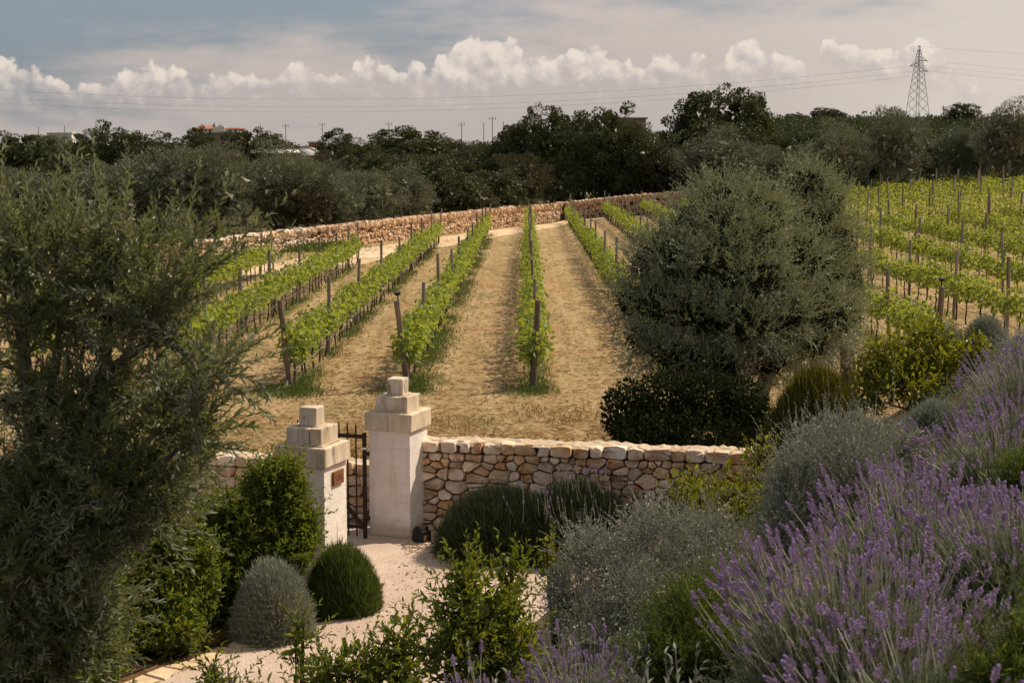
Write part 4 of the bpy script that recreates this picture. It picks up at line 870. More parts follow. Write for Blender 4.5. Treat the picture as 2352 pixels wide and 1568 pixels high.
# ================================================================== OLIVES IN THE VINEYARD
def olive_tree(label, lobes, trunk_px, d, trunk, per_area=50, ll=.085, lw=.0185, dens=1.0):
    b = at(*trunk_px, d); z0 = gz(b[0], d); o = thing('olive_tree', label, 'olive tree', (b[0], d, z0)); base = np.array([b[0], d, z0]); mb = MB(); core_ = MB(); tips = []
    for px, py, dd, rx, ry in lobes:
        c = at(px, py, d + dd); R = np.array([rx * d / F, rx * d / F * .95, ry * d / F]); n = int(dens * per_area * 4 * np.pi * (R[0] * R[2] + R[0] * R[1]) / 2 * 1.5)
        P3, dv = ell_pts(n, c, R, .62); D = nrm(dv * .8 + [0, 0, .55] + rng.normal(0, .45, dv.shape)); low = dv[:, 2] < -.3; D[low] = nrm(dv[low] * .7 + [0, 0, -.35] + rng.normal(0, .4, (low.sum(), 3)))
        V, f = sprigs(P3 - base, D, rng.uniform(.22, .50, n), 14, ll, lw, 44, .3, taper=.2); mb.add(V, f)
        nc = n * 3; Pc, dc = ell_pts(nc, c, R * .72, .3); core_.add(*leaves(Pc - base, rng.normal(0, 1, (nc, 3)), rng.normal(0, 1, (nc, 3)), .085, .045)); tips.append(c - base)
    ob('crown', mb.mesh('crown', M['olive']), o); kind(ob('inner_leaves', core_.mesh('inner_leaves', M['olivecore_shade']), o), 'stuff'); tb = MB()
    for q in trunk: tb.add(*tube(q[0], q[1], 9, jit=.12))
    fork = np.array(trunk[0][0][-1])
    for c in tips: tb.add(*tube([fork, fork * .5 + c * .5 + [0, 0, -.1], c], [.09, .055, .02], 6, jit=.1))
    ob('trunk', tb.mesh('trunk', M['bark']), o); return o
MAINL = [(1650,462,.1,62,48),(1722,480,.2,60,50),(1595,505,0,60,50),(1765,500,.2,55,50),(1535,565,-.1,60,58),(1660,535,-.5,75,62),(1735,560,-.5,70,62),(1490,610,-.1,58,60),(1570,610,-.7,75,65),(1650,620,-1.0,80,70),(1740,640,-.9,80,70),(1830,600,0,70,75),(1455,690,-.1,55,55),(1520,700,-.7,70,65),(1610,720,-1.1,80,65),(1700,740,-1.1,85,65),(1790,720,-.7,75,65),(1870,700,0,70,65),(1480,780,-.2,60,52),(1555,815,-.7,80,52),(1650,835,-.9,80,46),(1755,830,-.6,75,48),(1600,850,-.3,60,35),(1850,790,-.1,70,50),(1910,740,.1,55,55)]
olive_tree('large silver green olive tree standing in front of the vine rows, over the dark hedge', MAINL, (1700, 900), 28, [([(0, 0, -.1), (-.05, .02, .5), (-.22, 0, 1.1), (-.3, 0, 1.7)], [.36, .27, .24, .2]), ([(.1, .1, -.1), (.3, 0, .6), (.55, 0, 1.4)], [.22, .17, .1])])
olive_tree('second darker olive half hidden behind the right side of the large olive', [(1850, 425, 0, 58, 44), (1895, 470, 0, 58, 52), (1860, 520, -.3, 70, 60), (1920, 560, 0, 60, 65), (1880, 620, -.4, 70, 60), (1945, 640, 0, 50, 60), (1910, 700, -.3, 65, 50), (1950, 720, 0, 45, 45), (1890, 780, -.2, 75, 45)], (1950, 880), 31.5, [([(0, 0, -.1), (0, .02, .6), (-.1, 0, 1.3)], [.2, .15, .13])])
# ================================================================== GARDEN PLANTS
def shoot_mesh(name, ml, ms, nl, L, ll, lw, ang, hexa, curve, pair, stem, seed, taper=.35, fold=.25, droop=.12, extra=None, side=0):
    global rng
    keep = rng; rng = np.random.default_rng(seed); mb = MB()
    O = [[0, 0, 0]]; D = [[0, 0, 1]]; LL = [L]
    for k in range(side):
        zz = L * rng.uniform(.0, .07); a = rng.uniform(0, 6.28); O.append([0, 0, zz]); D.append([math.cos(a) * .7, math.sin(a) * .7, .8]); LL.append((L - zz) * rng.uniform(.5, .85))
    (lv, lf), (sv, sf) = sprigs(np.array(O), np.array(D), np.array(LL), nl, ll, lw, ang, curve, hexa, pair=pair, taper=taper, stem=stem, fold=fold, droop=droop)
    mb.add(lv, lf, 0); mb.add(sv, sf, 1)
    if extra: extra(mb, L)
    me = mb.mesh(name, [ml, ms, M['gold']]); rng = keep; return me
def orient(o, d, roll):
    d = Vector(d).normalized(); q = Vector((0, 0, 1)).rotation_difference(d); o.rotation_mode = 'QUATERNION'; o.rotation_quaternion = q @ Matrix.Rotation(roll, 4, 'Z').to_quaternion()
def put_shoots(root, name, meshes, P3, D, sc):
    for p, d, s in zip(P3, D, sc):
        o = ob(name, meshes[rng.integers(len(meshes))], root, p, scale=float(s)); orient(o, d, rng.uniform(0, 6.28))
def merge_shoots(root, name, me, P3, D, sc, mats):
    """the shoots beyond the limit: one joined part"""
    nv = len(me.vertices); co = np.empty(nv * 3, np.float32); me.vertices.foreach_get('co', co); co = co.reshape(-1, 3)
    fs = {}
    for p in me.polygons: fs.setdefault((len(p.vertices), p.material_index), []).append(list(p.vertices))
    D = nrm(D); n = len(P3); a = nrm(np.cross(D, rng.normal(0, 1, (n, 3)))); b = np.cross(D, a)
    V = P3[:, None] + np.asarray(sc)[:, None, None] * (co[None, :, 0:1] * a[:, None] + co[None, :, 1:2] * b[:, None] + co[None, :, 2:3] * D[:, None])
    mb = MB(); mb.V.append(V.reshape(-1, 3)); mb.n = n * nv
    for (k, mi), f in fs.items(): mb.order.append(((np.array(f)[None] + (np.arange(n) * nv)[:, None, None]).reshape(-1, k).astype(np.int32), mi))
    return kind(ob(name, mb.mesh(name, mats), root), 'stuff')
# ---- the olive close to the viewer
def blossom(mb, L):
    n = 26; z = rng.uniform(.2, .85, n) * L; a = rng.uniform(0, 6.28, n); r = rng.uniform(.01, .04, n); B = np.stack([np.cos(a) * r, np.sin(a) * r, z], 1)
    mb.add(*leaves(B, rng.normal(0, 1, (n, 3)), rng.normal(0, 1, (n, 3)), .008, .007), 2)
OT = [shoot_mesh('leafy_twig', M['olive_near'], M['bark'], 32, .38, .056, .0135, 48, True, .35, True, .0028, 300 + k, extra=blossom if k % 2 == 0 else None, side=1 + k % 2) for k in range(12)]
ol_base = np.array([-1.95, 6.3, gz(-1.95, 6.3)])
ot = thing('olive_tree', 'olive tree close to the viewer, filling the left side of the picture', 'olive tree', ol_base)
LB = [(40, 560, 6.4, 150, 110), (250, 560, 6.2, 140, 90), (400, 640, 6.1, 80, 100), (110, 660, 6.3, 190, 140), (330, 690, 6.1, 150, 110), (465, 850, 6.0, 60, 70), (200, 900, 6.3, 230, 150), (385, 920, 6.1, 105, 90), (120, 1130, 6.4, 230, 160), (300, 1080, 6.2, 150, 110), (445, 985, 6.1, 50, 45), (110, 1330, 6.5, 170, 150), (70, 1520, 6.5, 130, 120), (-150, 700, 6.8, 180, 420), (-120, 1250, 6.8, 180, 300), (390, 1150, 6.4, 60, 60), (230, 1200, 6.3, 150, 110), (60, 1400, 6.4, 150, 150), (200, 1420, 6.6, 110, 110), (40, 1250, 6.3, 160, 130)]
PT, DT = [], []
for px, py, d, rx, ry in LB:
    c = at(px, py, d); R = np.array([rx * d / F, .34, ry * d / F]); n = int((33 if py < 1000 else 60) * (rx * ry) / (150 * 130)) + 4
    P3, dv = ell_pts(n, c, R * .86, .25); D = nrm(dv * .6 + [.12, 0, .75 if py < 900 else .25] + rng.normal(0, .4, dv.shape)); PT.append(P3 - D * .16); DT.append(D)
for px, py, d, D in ((318, 605, 6.0, (.05, 0, 1)), (300, 600, 6.0, (-.1, .1, 1)), (135, 580, 6.2, (.15, 0, 1)), (420, 590, 6.0, (.2, 0, 1)), (440, 620, 6., (.3, 0, .9)), (-2, 560, 6.3, (.05, 0, 1)), (515, 835, 5.9, (.8, -.1, .5)), (480, 865, 5.9, (.9, -.1, .15)), (455, 1010, 6., (.8, 0, .55)), (440, 1000, 6., (.8, -.2, .2)), (450, 640, 6., (.7, 0, .6)), (50, 560, 6.3, (-.1, 0, 1)), (230, 570, 6.1, (.05, 0, 1)), (180, 580, 6.1, (.1, 0, 1))):
    PT.append(at(px, py, d)[None]); DT.append(np.array([D], float))
PT, DT = np.concatenate(PT) - ol_base, nrm(np.concatenate(DT)); order = np.argsort(PT[:, 1] + np.where(np.abs(PT[:, 0] + ol_base[0]) > 2.2, 3, 0)); PT, DT = PT[order], DT[order]
sc = rng.uniform(.75, 1.12, len(PT)); put_shoots(ot, 'leafy_twig', OT, PT[:300], DT[:300], sc[:300])
for k in range(6):
    q = slice(300 + k, None, 6)
    if len(PT[q]): merge_shoots(ot, 'twigs', OT[k], PT[q], DT[q], sc[q], [M['olive_near'], M['bark'], M['gold']])
tb = MB(); tp = lambda px, py, d: at(px, py, d) - ol_base
tb.add(*tube([(0, 0, -.1), (.03, .02, .5), tp(-40, 1250, 6.45), tp(90, 1080, 6.4)], [.13, .10, .075, .055], 9, jit=.08))
for a, r0 in (([(90, 1080, 6.4), (210, 1000, 6.3), (240, 860, 6.2), (250, 650, 6.2), (300, 470, 6.1)], .04), ([(90, 1080, 6.4), (60, 850, 6.4), (20, 560, 6.4)], .045), ([(210, 1000, 6.3), (310, 1110, 6.2), (400, 1040, 6.1), (500, 960, 6.0)], .02), ([(240, 860, 6.2), (370, 760, 6.1), (410, 600, 6.1)], .022), ([(310, 1110, 6.2), (345, 1170, 6.1), (335, 1260, 6.1)], .012), ([(-40, 1250, 6.45), (100, 1330, 6.4), (160, 1450, 6.3)], .03), ([(370, 760, 6.1), (460, 850, 6.0), (540, 830, 5.95)], .014), ([(90, 1080, 6.4), (140, 760, 6.3), (130, 560, 6.3)], .03)):
    tb.add(*tube([tp(*q) for q in a], np.linspace(r0, r0 * .3, len(a)), 7, jit=.06))
ob('trunk', tb.mesh('trunk', M['bark']), ot)

# ---- leafy shrubs
BAY = [shoot_mesh('leafy_shoot', M['bay'], M['vinebark'], 16, .42, .070, .024, 50, True, .15, False, .004, 400 + k, side=k % 3, droop=.2) for k in range(8)]
GOLD = [shoot_mesh('leafy_shoot', M['gold'], M['vinebark'], 16, .34, .056, .021, 48, True, .15, False, .004, 420 + k, side=k % 3) for k in range(6)]
VIB = [shoot_mesh('leafy_shoot', M['bay'], M['vinebark'], 17, .42, .084, .033, 55, True, .25, False, .004, 440 + k, side=2, droop=.3) for k in range(8)]
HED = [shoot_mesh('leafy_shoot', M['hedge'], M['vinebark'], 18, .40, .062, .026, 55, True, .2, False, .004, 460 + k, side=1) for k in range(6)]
def bush(name, label, cat, lobes, meshes, n, mats, up=.5, fill=260, part='leafy_shoot', grp=None, sc=(.8, 1.15), fl=(.07, .03), objmax=300, curve=.2):
    """lobes: (x, y, z centre, rx, ry, rz) in the place; shoots on the shell, loose leaves inside"""
    c0 = np.mean([l[:3] for l in lobes], 0); base = np.array([c0[0], c0[1], gz(c0[0], c0[1])]); o = thing(name, label, cat, base, 0, grp); PP, DD = [], []; fb = MB()
    tot = sum(l[3] * l[5] for l in lobes)
    for l in lobes:
        c, R = np.array(l[:3]), np.array(l[3:]); m = max(int(n * l[3] * l[5] / tot), 3); P3, dv = ell_pts(m, c, R, .72); dv[:, 1] = np.where(rng.random(m) < .6, -np.abs(dv[:, 1]), dv[:, 1]); P3 = c + dv * R * rng.uniform(.7, 1, (m, 1))
        D = nrm(dv * .75 + [0, 0, up] + rng.normal(0, .25, dv.shape)); PP.append(P3 - D * .22 - base); DD.append(D)
        m = int(fill * l[3] * l[5] / tot); P3, dv = ell_pts(m, c, R * .86, .1); fb.add(*leaves(P3 - base, nrm(dv + rng.normal(0, .7, dv.shape)), dv + rng.normal(0, .6, dv.shape), fl[0] * rng.uniform(.8, 1.6, m), fl[1] * 1.5, hexa=True))
    PP, DD = np.concatenate(PP), np.concatenate(DD); od = np.argsort(PP[:, 1] - PP[:, 2] * .5); PP, DD = PP[od], DD[od]; s = rng.uniform(*sc, len(PP))
    put_shoots(o, part, meshes, PP[:objmax], DD[:objmax], s[:objmax])
    if len(PP) > objmax: merge_shoots(o, 'shoots', meshes[0], PP[objmax:], DD[objmax:], s[objmax:], mats)
    kind(ob('foliage', fb.mesh('foliage', mats[0]), o), 'stuff')
    st = MB()
    for k in range(7):
        l = lobes[k % len(lobes)]; c = np.array(l[:3]) - base; e = c + rng.normal(0, .3, 3) * np.array(l[3:]); st.add(*tube([(rng.normal(0, .06), rng.normal(0, .06), -.05), e * .5 + [0, 0, -.05], e], [.016, .011, .006], 5))
    ob('stems', st.mesh('stems', M['vinebark']), o); return o
def lobe(px, py, d, rx, ry, dep=None): c = at(px, py, d); return (c[0], c[1], c[2], rx * d / F, (dep if dep else rx * d / F), ry * d / F)
BM = [M['bay'], M['vinebark'], M['gold']]; GM = [M['gold'], M['vinebark'], M['gold']]; HM = [M['hedge'], M['vinebark'], M['gold']]
bush('green_shrub', 'bright green leafy shrub leaning against the pillar with the plaque', 'shrub', [lobe(640, 1120, 19.5, 75, 80), lobe(690, 1210, 19.4, 45, 65), lobe(620, 1210, 19.4, 80, 90), lobe(650, 1270, 19.2, 70, 50)], VIB, 320, BM, fill=2600)
bush('green_shrub', 'sunlit green shrub with drooping branches, left of the shrub by the pillar', 'shrub', [lobe(520, 1190, 19.2, 85, 75), lobe(500, 1300, 19.0, 75, 110), lobe(560, 1270, 19.2, 60, 110), lobe(580, 1170, 19.6, 50, 70), lobe(470, 1230, 19.2, 60, 80), lobe(560, 1350, 19.1, 50, 60), lobe(480, 1400, 18.9, 70, 60)], VIB, 330, BM, fill=3600)
bush('green_shrub', 'dark shaded shrub above the bare soil, under the near olive', 'shrub', [lobe(400, 1270, 18.3, 95, 110), lobe(380, 1390, 17.9, 85, 95), lobe(300, 1330, 18.1, 110, 150), lobe(450, 1340, 18.4, 60, 110), lobe(290, 1450, 17.5, 70, 70), lobe(400, 1440, 17.7, 80, 50)], VIB, 340, BM, fill=5200)
bush('green_shrub', 'dark shrub at the bottom left corner of the picture', 'shrub', [lobe(190, 1380, 15.5, 110, 140), lobe(120, 1480, 15.0, 130, 130), lobe(240, 1490, 15.3, 60, 80), lobe(20, 1400, 15.2, 130, 200), lobe(160, 1280, 15.8, 140, 110), lobe(60, 1560, 14.6, 150, 80), lobe(220, 1550, 15, 60, 50)], VIB, 330, BM, fill=6500)
bush('bay_shrub', 'upright bay-like shrub in front of the gravel, right of the path bend', 'shrub', [lobe(1085, 1390, 10, 90, 110), lobe(1045, 1480, 9.8, 90, 110), lobe(1160, 1400, 10.2, 70, 100), lobe(1180, 1500, 10, 90, 100), lobe(1060, 1320, 10, 32, 50), lobe(1165, 1310, 10.2, 26, 50)], BAY, 150, BM, up=.9, fill=320)
bush('bay_shrub', 'loose leafy shrub at the bottom edge before the gravel', 'shrub', [lobe(925, 1480, 10.8, 48, 90), lobe(830, 1520, 10.8, 75, 55), lobe(760, 1540, 10.8, 60, 50), lobe(905, 1550, 10.6, 90, 50)], BAY, 90, BM, up=.9, fill=200)
bush('bay_shrub', 'single thin leafy shoot standing before the silver mound', 'shrub', [lobe(685, 1500, 11, 18, 80), lobe(690, 1430, 11, 16, 25), lobe(685, 1580, 11, 40, 40)], BAY, 14, BM, up=1.2, fill=20)
bush('bay_shrub', 'small leafy shoots at the bottom edge beside the flagstones', 'shrub', [lobe(487, 1525, 11.5, 28, 55), lobe(500, 1580, 11.5, 60, 30), lobe(620, 1590, 11.4, 50, 35)], BAY, 26, BM, up=1.0, fill=30)
bush('golden_shrub', 'few yellowish shoots at the left edge of the grey bush', 'shrub', [lobe(1265, 1270, 13.2, 26, 60), lobe(1290, 1330, 13.2, 30, 70)], GOLD, 22, GM, up=.9, fill=30)
bush('golden_shrub', 'yellow green shrub standing up in front of the stone wall end', 'shrub', [lobe(1745, 1060, 15.5, 42, 75), lobe(1690, 1120, 15.2, 75, 60), lobe(1580, 1100, 15, 40, 50), lobe(1640, 1160, 15, 110, 60), lobe(1565, 1160, 14.8, 50, 70)], GOLD, 130, GM, up=.8, fill=260)
bush('golden_shrub', 'rounded yellow green shrub below the right vineyard rows', 'shrub', [lobe(2050, 830, 18.2, 85, 80), lobe(2130, 790, 18.4, 70, 70), lobe(2190, 840, 18.2, 90, 70), lobe(2240, 810, 18, 50, 55), lobe(2100, 880, 18, 130, 60), lobe(2000, 880, 18.2, 55, 70)], GOLD, 280, GM, fill=1500)
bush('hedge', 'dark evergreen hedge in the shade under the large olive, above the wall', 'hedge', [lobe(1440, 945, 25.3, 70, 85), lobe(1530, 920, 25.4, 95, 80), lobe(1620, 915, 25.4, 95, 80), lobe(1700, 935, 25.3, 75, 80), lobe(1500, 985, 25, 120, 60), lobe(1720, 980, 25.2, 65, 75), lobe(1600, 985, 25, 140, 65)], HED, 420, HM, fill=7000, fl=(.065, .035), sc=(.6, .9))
# ---- needle mounds
def mound(name, label, px, ytop, ybase, w, d, m, n, L, wd, up=.25, grp=None, spikes=0, zb=None, flat=1.0, cat='shrub'):
    c = at(px, ybase, d); base = np.array([c[0], d, gz(c[0], d)]); h = at(px, ytop, d)[2] - base[2]; r = w * d / F / 2
    o = thing(name, label, cat, base, 0, grp); dv = nrm(rng.normal(0, 1, (n, 3))); dv[:, 2] = np.abs(dv[:, 2]); bd = nrm(rng.normal(0, 1, (16, 3)) + [0, 0, .5]); ba = rng.normal(.0, .065, 16); lump = 1 + (ba[None] * np.exp(-(1 - dv @ bd.T) / .09)).sum(1) + rng.normal(0, .035, n); lump = np.where(rng.random(n) < .02, lump + rng.uniform(.05, .16, n), lump)
    zz = .3 + .7 * dv[:, 2] ** flat; k = rng.uniform(.55, 1, n) ** .5 * lump; P3 = np.stack([dv[:, 0] * r * k * .92, dv[:, 1] * r * k * .92, (dv[:, 2] * h * .98 - 0) * k], 1)
    D = nrm(dv * .8 + [0, 0, up] + rng.normal(0, .28, dv.shape)); LL = L * rng.uniform(.6, 1.2, n); V, f = leaves(P3 - D * LL[:, None] * .8, D, rng.normal(0, 1, (n, 3)), LL, wd, .1, .1)
    kind(ob('needles', mkmesh('needles', V, f, m), o), 'stuff')
    nc = 700; dv = nrm(rng.normal(0, 1, (nc, 3))); dv[:, 2] = np.abs(dv[:, 2]); P3 = dv * np.array([r, r, h]) * .62 * rng.uniform(.5, 1, (nc, 1)); ob('inner_twigs', mkmesh('inner_twigs', *leaves(P3, rng.normal(0, 1, (nc, 3)), rng.normal(0, 1, (nc, 3)), .12, .07), m), o)['kind'] = 'stuff'
    return o, base, r, h
mound('silver_mound', 'rounded silver grey mound of fine needles beside the gravel path', 628, 1285, 1465, 225, 18.3, M['santolina'], 22000, .085, .006)
mound('green_mound', 'soft green tufted mound between the silver mound and the gravel', 790, 1250, 1420, 205, 19.4, M['mound'], 17000, .20, .006, up=.7)
mound('lavender_mound', 'dark green clipped lavender mound at the foot of the stone wall', 1150, 1118, 1255, 350, 22.2, M['darkmound'], 24000, .16, .006, up=.7)
m4 = mound('lavender_mound', 'dark lavender mound with faded flower stalks against the wall', 1325, 1092, 1245, 370, 22.1, M['darkmound'], 22000, .18, .006, up=.8)
mound('silver_mound', 'small pale silver mound in front of the yellow green shrub', 2150, 912, 985, 190, 13.3, M['santolina'], 13000, .06, .006)
mound('silver_mound', 'silver mound under the right-hand end post', 2262, 716, 800, 130, 19.3, M['santolina'], 9000, .07, .007)
mound('silver_mound', 'smaller silver mound left of the one under the end post', 2178, 730, 790, 110, 19.6, M['santolina'], 7000, .07, .007)
mound('broom', 'dark olive green broom bush with upright thin twigs behind the grey bush', 1868, 838, 1010, 270, 20.5, M['broom'], 26000, .36, .007, up=1.3)
# ---- silver leaved bushes
TEU = [shoot_mesh('silver_shoot', M['silver'], M['silver'], 22, .40, .026, .0095, 50, False, .25, True, .0022, 500 + k, side=2 + k % 3) for k in range(10)]
SM = [M['silver'], M['silver'], M['gold']]
def teu(label, lobes, n, fill=1600): return bush('silver_bush', label, 'shrub', lobes, TEU, n, SM, up=.7, fill=fill, part='silver_shoot', fl=(.028, .010), sc=(.75, 1.2))
teu('wide grey silver bush in front of the wall, right of the gravel', [lobe(1500, 1220, 12.6, 120, 100), lobe(1360, 1280, 12.3, 95, 110), lobe(1620, 1240, 12.8, 110, 95), lobe(1450, 1350, 12.0, 130, 90), lobe(1290, 1370, 12.1, 65, 90), lobe(1600, 1330, 12.3, 110, 90), lobe(1400, 1430, 11.8, 150, 70)], 620, 4200)
teu('tall grey silver bush with long wispy shoots above the big lavender', [lobe(1900, 1030, 11.2, 110, 95), lobe(1830, 1110, 10.9, 90, 120), lobe(1980, 1010, 11.3, 70, 80), lobe(1800, 1200, 10.7, 70, 90), lobe(1950, 1090, 10.9, 110, 100), lobe(2080, 1010, 11.5, 50, 50)], 460, 3400)
teu('grey silver bush on the slope at the right edge', [lobe(2350, 805, 12.5, 60, 50), lobe(2310, 880, 12, 60, 55), lobe(2390, 840, 12, 60, 70)], 170, 1500)
for (px, py, d, L, lab) in ((1735, 1000, 11.5, 1.6, 'wall end'), ):
    pass
WISP = [shoot_mesh('long_shoot', M['silver'], M['silver'], 20, .62, .032, .010, 35, False, .15, True, .003, 540 + k, side=1) for k in range(4)]
def wisps(label, pts):
    c = at(*pts[0]); base = np.array([c[0], c[1], gz(c[0], c[1])]); o = thing('silver_plant', label, 'plant', base)
    for px, py, d in pts:
        p = at(px, py, d); q = ob('long_shoot', WISP[rng.integers(4)], o, p - base - np.array([0, 0, .58]), scale=1.0); orient(q, (rng.normal(0, .12), rng.normal(0, .1), 1), rng.uniform(0, 6.28))
    ob('stems', MB().add(*tube([(0, 0, -.05), (0, 0, .3), (.02, 0, max(.4, c[2] - base[2] - .55))], [.012, .01, .006], 5)).mesh('stems', M['silver']), o)
wisps('long grey shoots standing out above the grey bush near the dark hedge', [(1740, 1000, 11), (1890, 915, 11.2), (2025, 850, 11.4), (2060, 905, 11.4), (1955, 935, 11.2), (1850, 960, 11), (1780, 985, 10.9)])
wisps('thin grey shoots rising in front of the stone wall', [(1622, 1000, 12.4), (1560, 1110, 12.3), (1470, 1130, 12.2), (1330, 1150, 12.1)])
PHL = [shoot_mesh('woolly_shoot', M['silver'], M['silver'], 9, .34, .062, .022, 40, True, .15, True, .006, 560 + k, side=1, droop=.25) for k in range(4)]
def phl(label, pts):
    c = at(*pts[0]); base = np.array([c[0], c[1], gz(c[0], c[1])]); o = thing('woolly_plant', label, 'plant', base)
    for px, py, d in pts:
        p = at(px, py, d); q = ob('woolly_shoot', PHL[rng.integers(4)], o, p - base - np.array([0, 0, .33])); orient(q, (rng.normal(0, .16), rng.normal(0, .1), 1), rng.uniform(0, 6.28))
    ob('stems', MB().add(*tube([(0, 0, -.05), (0, 0, .2), (.02, 0, max(.3, c[2] - base[2] - .3))], [.012, .01, .006], 5)).mesh('stems', M['silver']), o)
phl('pale woolly leaved plant at the bottom edge right of the front lavender', [(1510, 1490, 6.2), (1560, 1475, 6.3), (1590, 1510, 6.1), (1470, 1520, 6.1), (1540, 1530, 6.0), (1410, 1510, 6.3), (1310, 1490, 6.6), (1730, 1530, 5.6)])
phl('grey woolly shoot among the lavender before the bay shrub', [(1105, 1500, 7.4), (1170, 1520, 7.4), (1030, 1540, 7.5)])
# ---- rosemary
ROS = [shoot_mesh('rosemary_shoot', M['rosemary'], M['vinebark'], 60, .36, .024, .0032, 50, False, .12, False, .002, 600 + k, side=2, taper=.2) for k in range(8)]
def ros(label, lobes, n, fill): return bush('rosemary_bush', label, 'shrub', lobes, ROS, n, [M['rosemary'], M['vinebark'], M['gold']], up=1.3, fill=fill, part='rosemary_shoot', fl=(.05, .006), sc=(.8, 1.15))
ros('fresh green rosemary bush left of the big lavender', [lobe(1580, 1420, 8.2, 95, 110), lobe(1640, 1390, 8.4, 60, 90), lobe(1540, 1510, 8, 90, 90), lobe(1660, 1500, 7.9, 60, 100)], 330, 2200)
ros('green rosemary at the bottom right corner below the lavender', [lobe(2300, 1550, 4.6, 90, 60), lobe(2370, 1490, 4.7, 60, 90)], 110, 900)
ros('green rosemary patch behind the lavender at the right edge', [lobe(2325, 1090, 8.4, 40, 55), lobe(2375, 1070, 8.4, 45, 60)], 60, 400)
# ---- lavender
def spike_mesh(seed, L, hl, fresh=1.0):
    r2 = np.random.default_rng(seed); mb = MB(); bend = r2.normal(0, .05, 2) * L
    ts = np.linspace(0, 1, 5); st = np.stack([bend[0] * ts ** 2, bend[1] * ts ** 2, L * ts], 1); mb.add(*tube(st, np.linspace(.0024, .0016, 5), 4), 0)
    ax = nrm(st[-1] - st[-2]); n = int(64 * hl / .045); tt = np.linspace(0, 1, n); a = np.arange(n) * 2.4; gap = (np.sin(tt * 26 + seed) > -.75)
    rr = .0078 * np.sin(np.pi * np.clip(tt * .85 + .14, 0, 1)) ** .6; u = nrm(np.cross(ax, [1, .2, 0])); v = np.cross(ax, u)
    rad_ = np.cos(a)[:, None] * u + np.sin(a)[:, None] * v; B = st[-1] + ax * (tt * hl)[:, None] + rad_ * rr[:, None] * .5
    k = gap; mb.add(*leaves(B[k], nrm(rad_ * .9 + ax * .8)[k], nrm(ax - rad_ * .5)[k], .0105, .009), 1)
    m = 6; a = np.linspace(0, 6.28, m, endpoint=False); rd = np.cos(a)[:, None] * u + np.sin(a)[:, None] * v; mb.add(*leaves(np.repeat((st[-1] + ax * hl)[None], m, 0), nrm(rd * .35 + ax), rd, .016, .008), 2)
    q = 9; ii = r2.integers(0, n, q); mb.add(*leaves(B[ii] + rad_[ii] * .004, nrm(rad_[ii] + ax * .4), ax + 0 * rad_[ii], .009, .007), 2)
    return mb.mesh('flower_spike', [M['lavstem'], M['lavflower'], M['lavtip']])
SPK = [spike_mesh(700 + k, .24 + .02 * (k % 4), .034 + .006 * (k % 4)) for k in range(10)]
LV = [shoot_mesh('lavender_shoot', M['lavleaf'], M['lavstem'], 34, .26, .032, .0042, 46, False, .15, True, .002, 720 + k, side=2) for k in range(6)]
def lavender(label, x, y, r, ztop, nsp, nsh=150, lean=(0, 0), fill=1600, spread=1.0, scale=1.0, objmax=300, ry=None):
    z0 = gz(x, y); h = ztop - z0; base = np.array([x, y, z0]); o = thing('lavender_bush', label, 'lavender', base); ry = ry or r; fh_ = max(h - .20, .25)
    dv = nrm(rng.normal(0, 1, (nsp, 3))); dv[:, 2] = np.abs(dv[:, 2]) * .9 + .1; dv = nrm(dv); k = rng.uniform(.35, 1, nsp) ** .5
    D = nrm(dv * np.array([.75, .75, .6]) * spread + [lean[0], lean[1], .75] + rng.normal(0, .13, (nsp, 3)))
    E = np.stack([dv[:, 0] * r * k, dv[:, 1] * ry * k, fh_ * (.42 + .58 * dv[:, 2] * k) ], 1); P3 = E - D * .06
    od = np.argsort(P3[:, 1] - .6 * P3[:, 2]); P3, D = P3[od], D[od]; s = rng.uniform(.72, 1.2, nsp) * scale
    put_shoots(o, 'flower_spike', SPK, P3[:objmax], D[:objmax], s[:objmax])
    if nsp > objmax: merge_shoots(o, 'flower_spikes', SPK[1], P3[objmax:], D[objmax:], s[objmax:], [M['lavstem'], M['lavflower'], M['lavtip']])
    dv = nrm(rng.normal(0, 1, (nsh, 3))); dv[:, 2] = np.abs(dv[:, 2]); P3 = dv * np.array([r, ry, fh_]) * rng.uniform(.6, .95, (nsh, 1)); D = nrm(dv * .6 + [0, 0, .9] + rng.normal(0, .25, dv.shape))
    for q in range(3): merge_shoots(o, 'leafy_shoots', LV[q + nsh % 3], P3[q::3] - D[q::3] * .18, D[q::3], rng.uniform(.8, 1.2, len(P3[q::3])), [M['lavleaf'], M['lavstem'], M['gold']])
    fv = nrm(rng.normal(0, 1, (fill, 3))); fv[:, 2] = np.abs(fv[:, 2]); P3 = fv * np.array([r, ry, fh_]) * (rng.uniform(.1, .8, (fill, 1)) ** .5); kind(ob('foliage', mkmesh('foliage', *leaves(P3, nrm(fv + rng.normal(0, .5, fv.shape) + [0, 0, .6]), rng.normal(0, 1, fv.shape), .07, .008), M['lavleaf']), o), 'stuff'); return o
def lav(label, px, ytop, d, w, **kw):
    p = at(px, ytop, d); lavender(label, p[0], d, w * d / F / 2, p[2], **kw)
lav('big flowering lavender bush in the right foreground, nearest the viewer', 1950, 1200, 5.8, 620, nsp=430, nsh=460, fill=4200, lean=(-.12, -.06), scale=.86, spread=.8)
lav('lavender bush in full flower behind the nearest one', 2110, 1075, 7.2, 500, nsp=290, nsh=340, fill=2800, lean=(-.06, -.04), scale=.92, spread=.75)
lav('lavender bush cut by the right edge, beside the nearest lavender', 2350, 1130, 6.4, 420, nsp=230, nsh=340, fill=2800, lean=(-.06, -.05), scale=.86, spread=.75)
lav('sparse lavender at the bottom right, in front of the nearest bush', 2120, 1400, 4.8, 470, nsp=80, nsh=360, fill=3200, lean=(-.05, -.1), scale=.95)
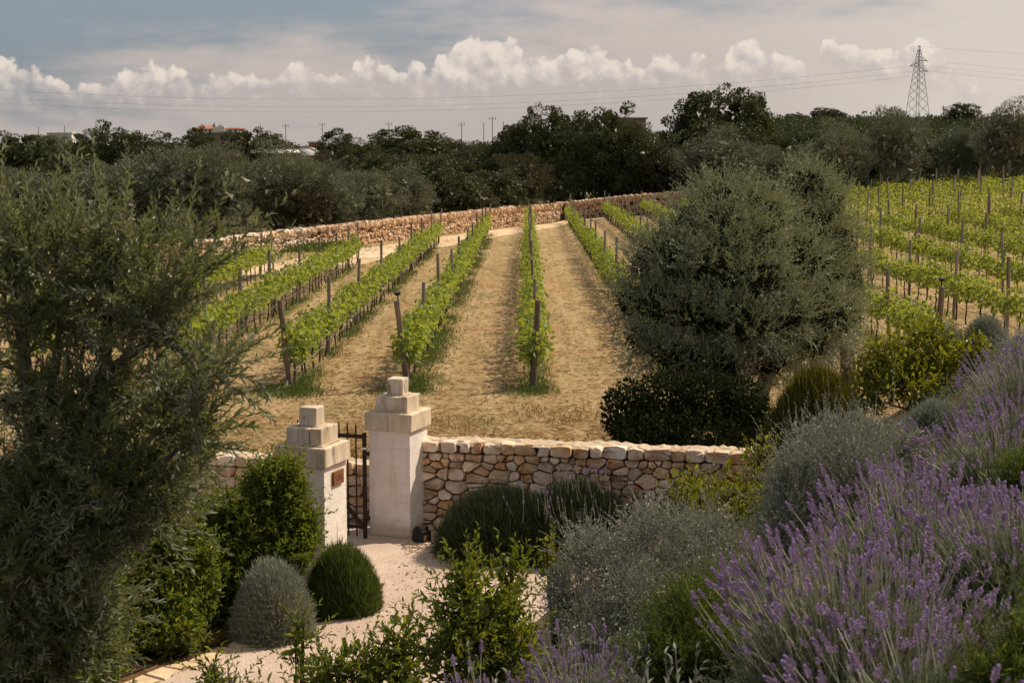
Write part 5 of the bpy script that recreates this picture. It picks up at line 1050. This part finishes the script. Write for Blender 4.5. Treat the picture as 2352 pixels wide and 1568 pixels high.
lav('lavender bush on the slope above the green rosemary patch', 2290, 960, 9.3, 290, nsp=150, nsh=220, fill=1800, lean=(-.25, -.1), scale=.95)
lav('lavender bush highest on the slope at the right edge', 2345, 775, 10.8, 240, nsp=110, nsh=200, fill=1400, lean=(-.2, -.1), scale=.85)
lav('lavender bush on the slope between the highest one and the silver mound', 2330, 880, 10.0, 200, nsp=80, nsh=150, fill=1100, lean=(-.2, -.1), scale=.85)
lav('thin flowering lavender between the silver mound and the grey bush', 2085, 1040, 9.6, 170, nsp=70, nsh=80, fill=600, lean=(-.2, -.1), scale=.8)
lav('front lavender at the bottom edge, right half, before the rosemary', 1345, 1462, 7.9, 260, nsp=150, nsh=160, fill=1100, scale=.9)
lav('front lavender at the bottom edge, left half, before the bay shrub', 1110, 1515, 8.1, 320, nsp=110, nsh=140, fill=1000, scale=.9)
lav('small lavender tips at the bottom edge below the flagstones', 500, 1560, 11.6, 260, nsp=55, nsh=60, fill=500)
lav('few lavender tips at the bottom edge under the loose shrub', 720, 1570, 11.4, 200, nsp=30, nsh=40, fill=400)
# faded stalks on the mound by the wall
o, base, r, h = m4
for _ in range(70):
    a = rng.uniform(0, 6.28); k = rng.uniform(.2, .95); q = ob('flower_spike', SPK[rng.integers(10)], o, (math.cos(a) * r * k, -abs(math.sin(a)) * r * k, h * math.sqrt(1 - k * k * .8) - .08), scale=rng.uniform(.8, 1.05)); orient(q, (rng.normal(-.1, .18), rng.normal(-.1, .15), 1), rng.uniform(0, 6))

# low grey-green planting that covers the bank between the bushes
n = 2600; y = rng.uniform(4.2, 19, n); x = -.5 + rng.uniform(0, 1, n) ** 1.3 * (.36 * y + 4.0) + .12 * (9 - np.minimum(y, 9)); C = np.stack([x, y, T(x, y)], 1)
k_ = (C[:, 2] > .25) & (y > 5.6); C = C[k_]; clump_mass('ground_cover', M['lavleaf'], C, rng.uniform(.14, .30, len(C)), 170, .2, .16)

n = 420; y = rng.uniform(15.5, 22.8, n); k_ = rng.random(n) < .5; x = np.where(k_, np.interp(y, ey, ex) + np.abs(rng.normal(0, .5, n)), (-4.25 + .23 * y) / .6 - np.abs(rng.normal(0, .7, n)))
kind(ob('fallen_leaves', mkmesh('fallen_leaves', *leaves(np.stack([x, y, T(x, y) + .014], 1), rng.normal(0, 1, (n, 3)) * [1, 1, .15], np.tile([0, 0, 1.], (n, 1)) + rng.normal(0, .2, (n, 3)), rng.uniform(.03, .06, n), rng.uniform(.012, .02, n), .1, .1), M['dry'])), 'stuff')
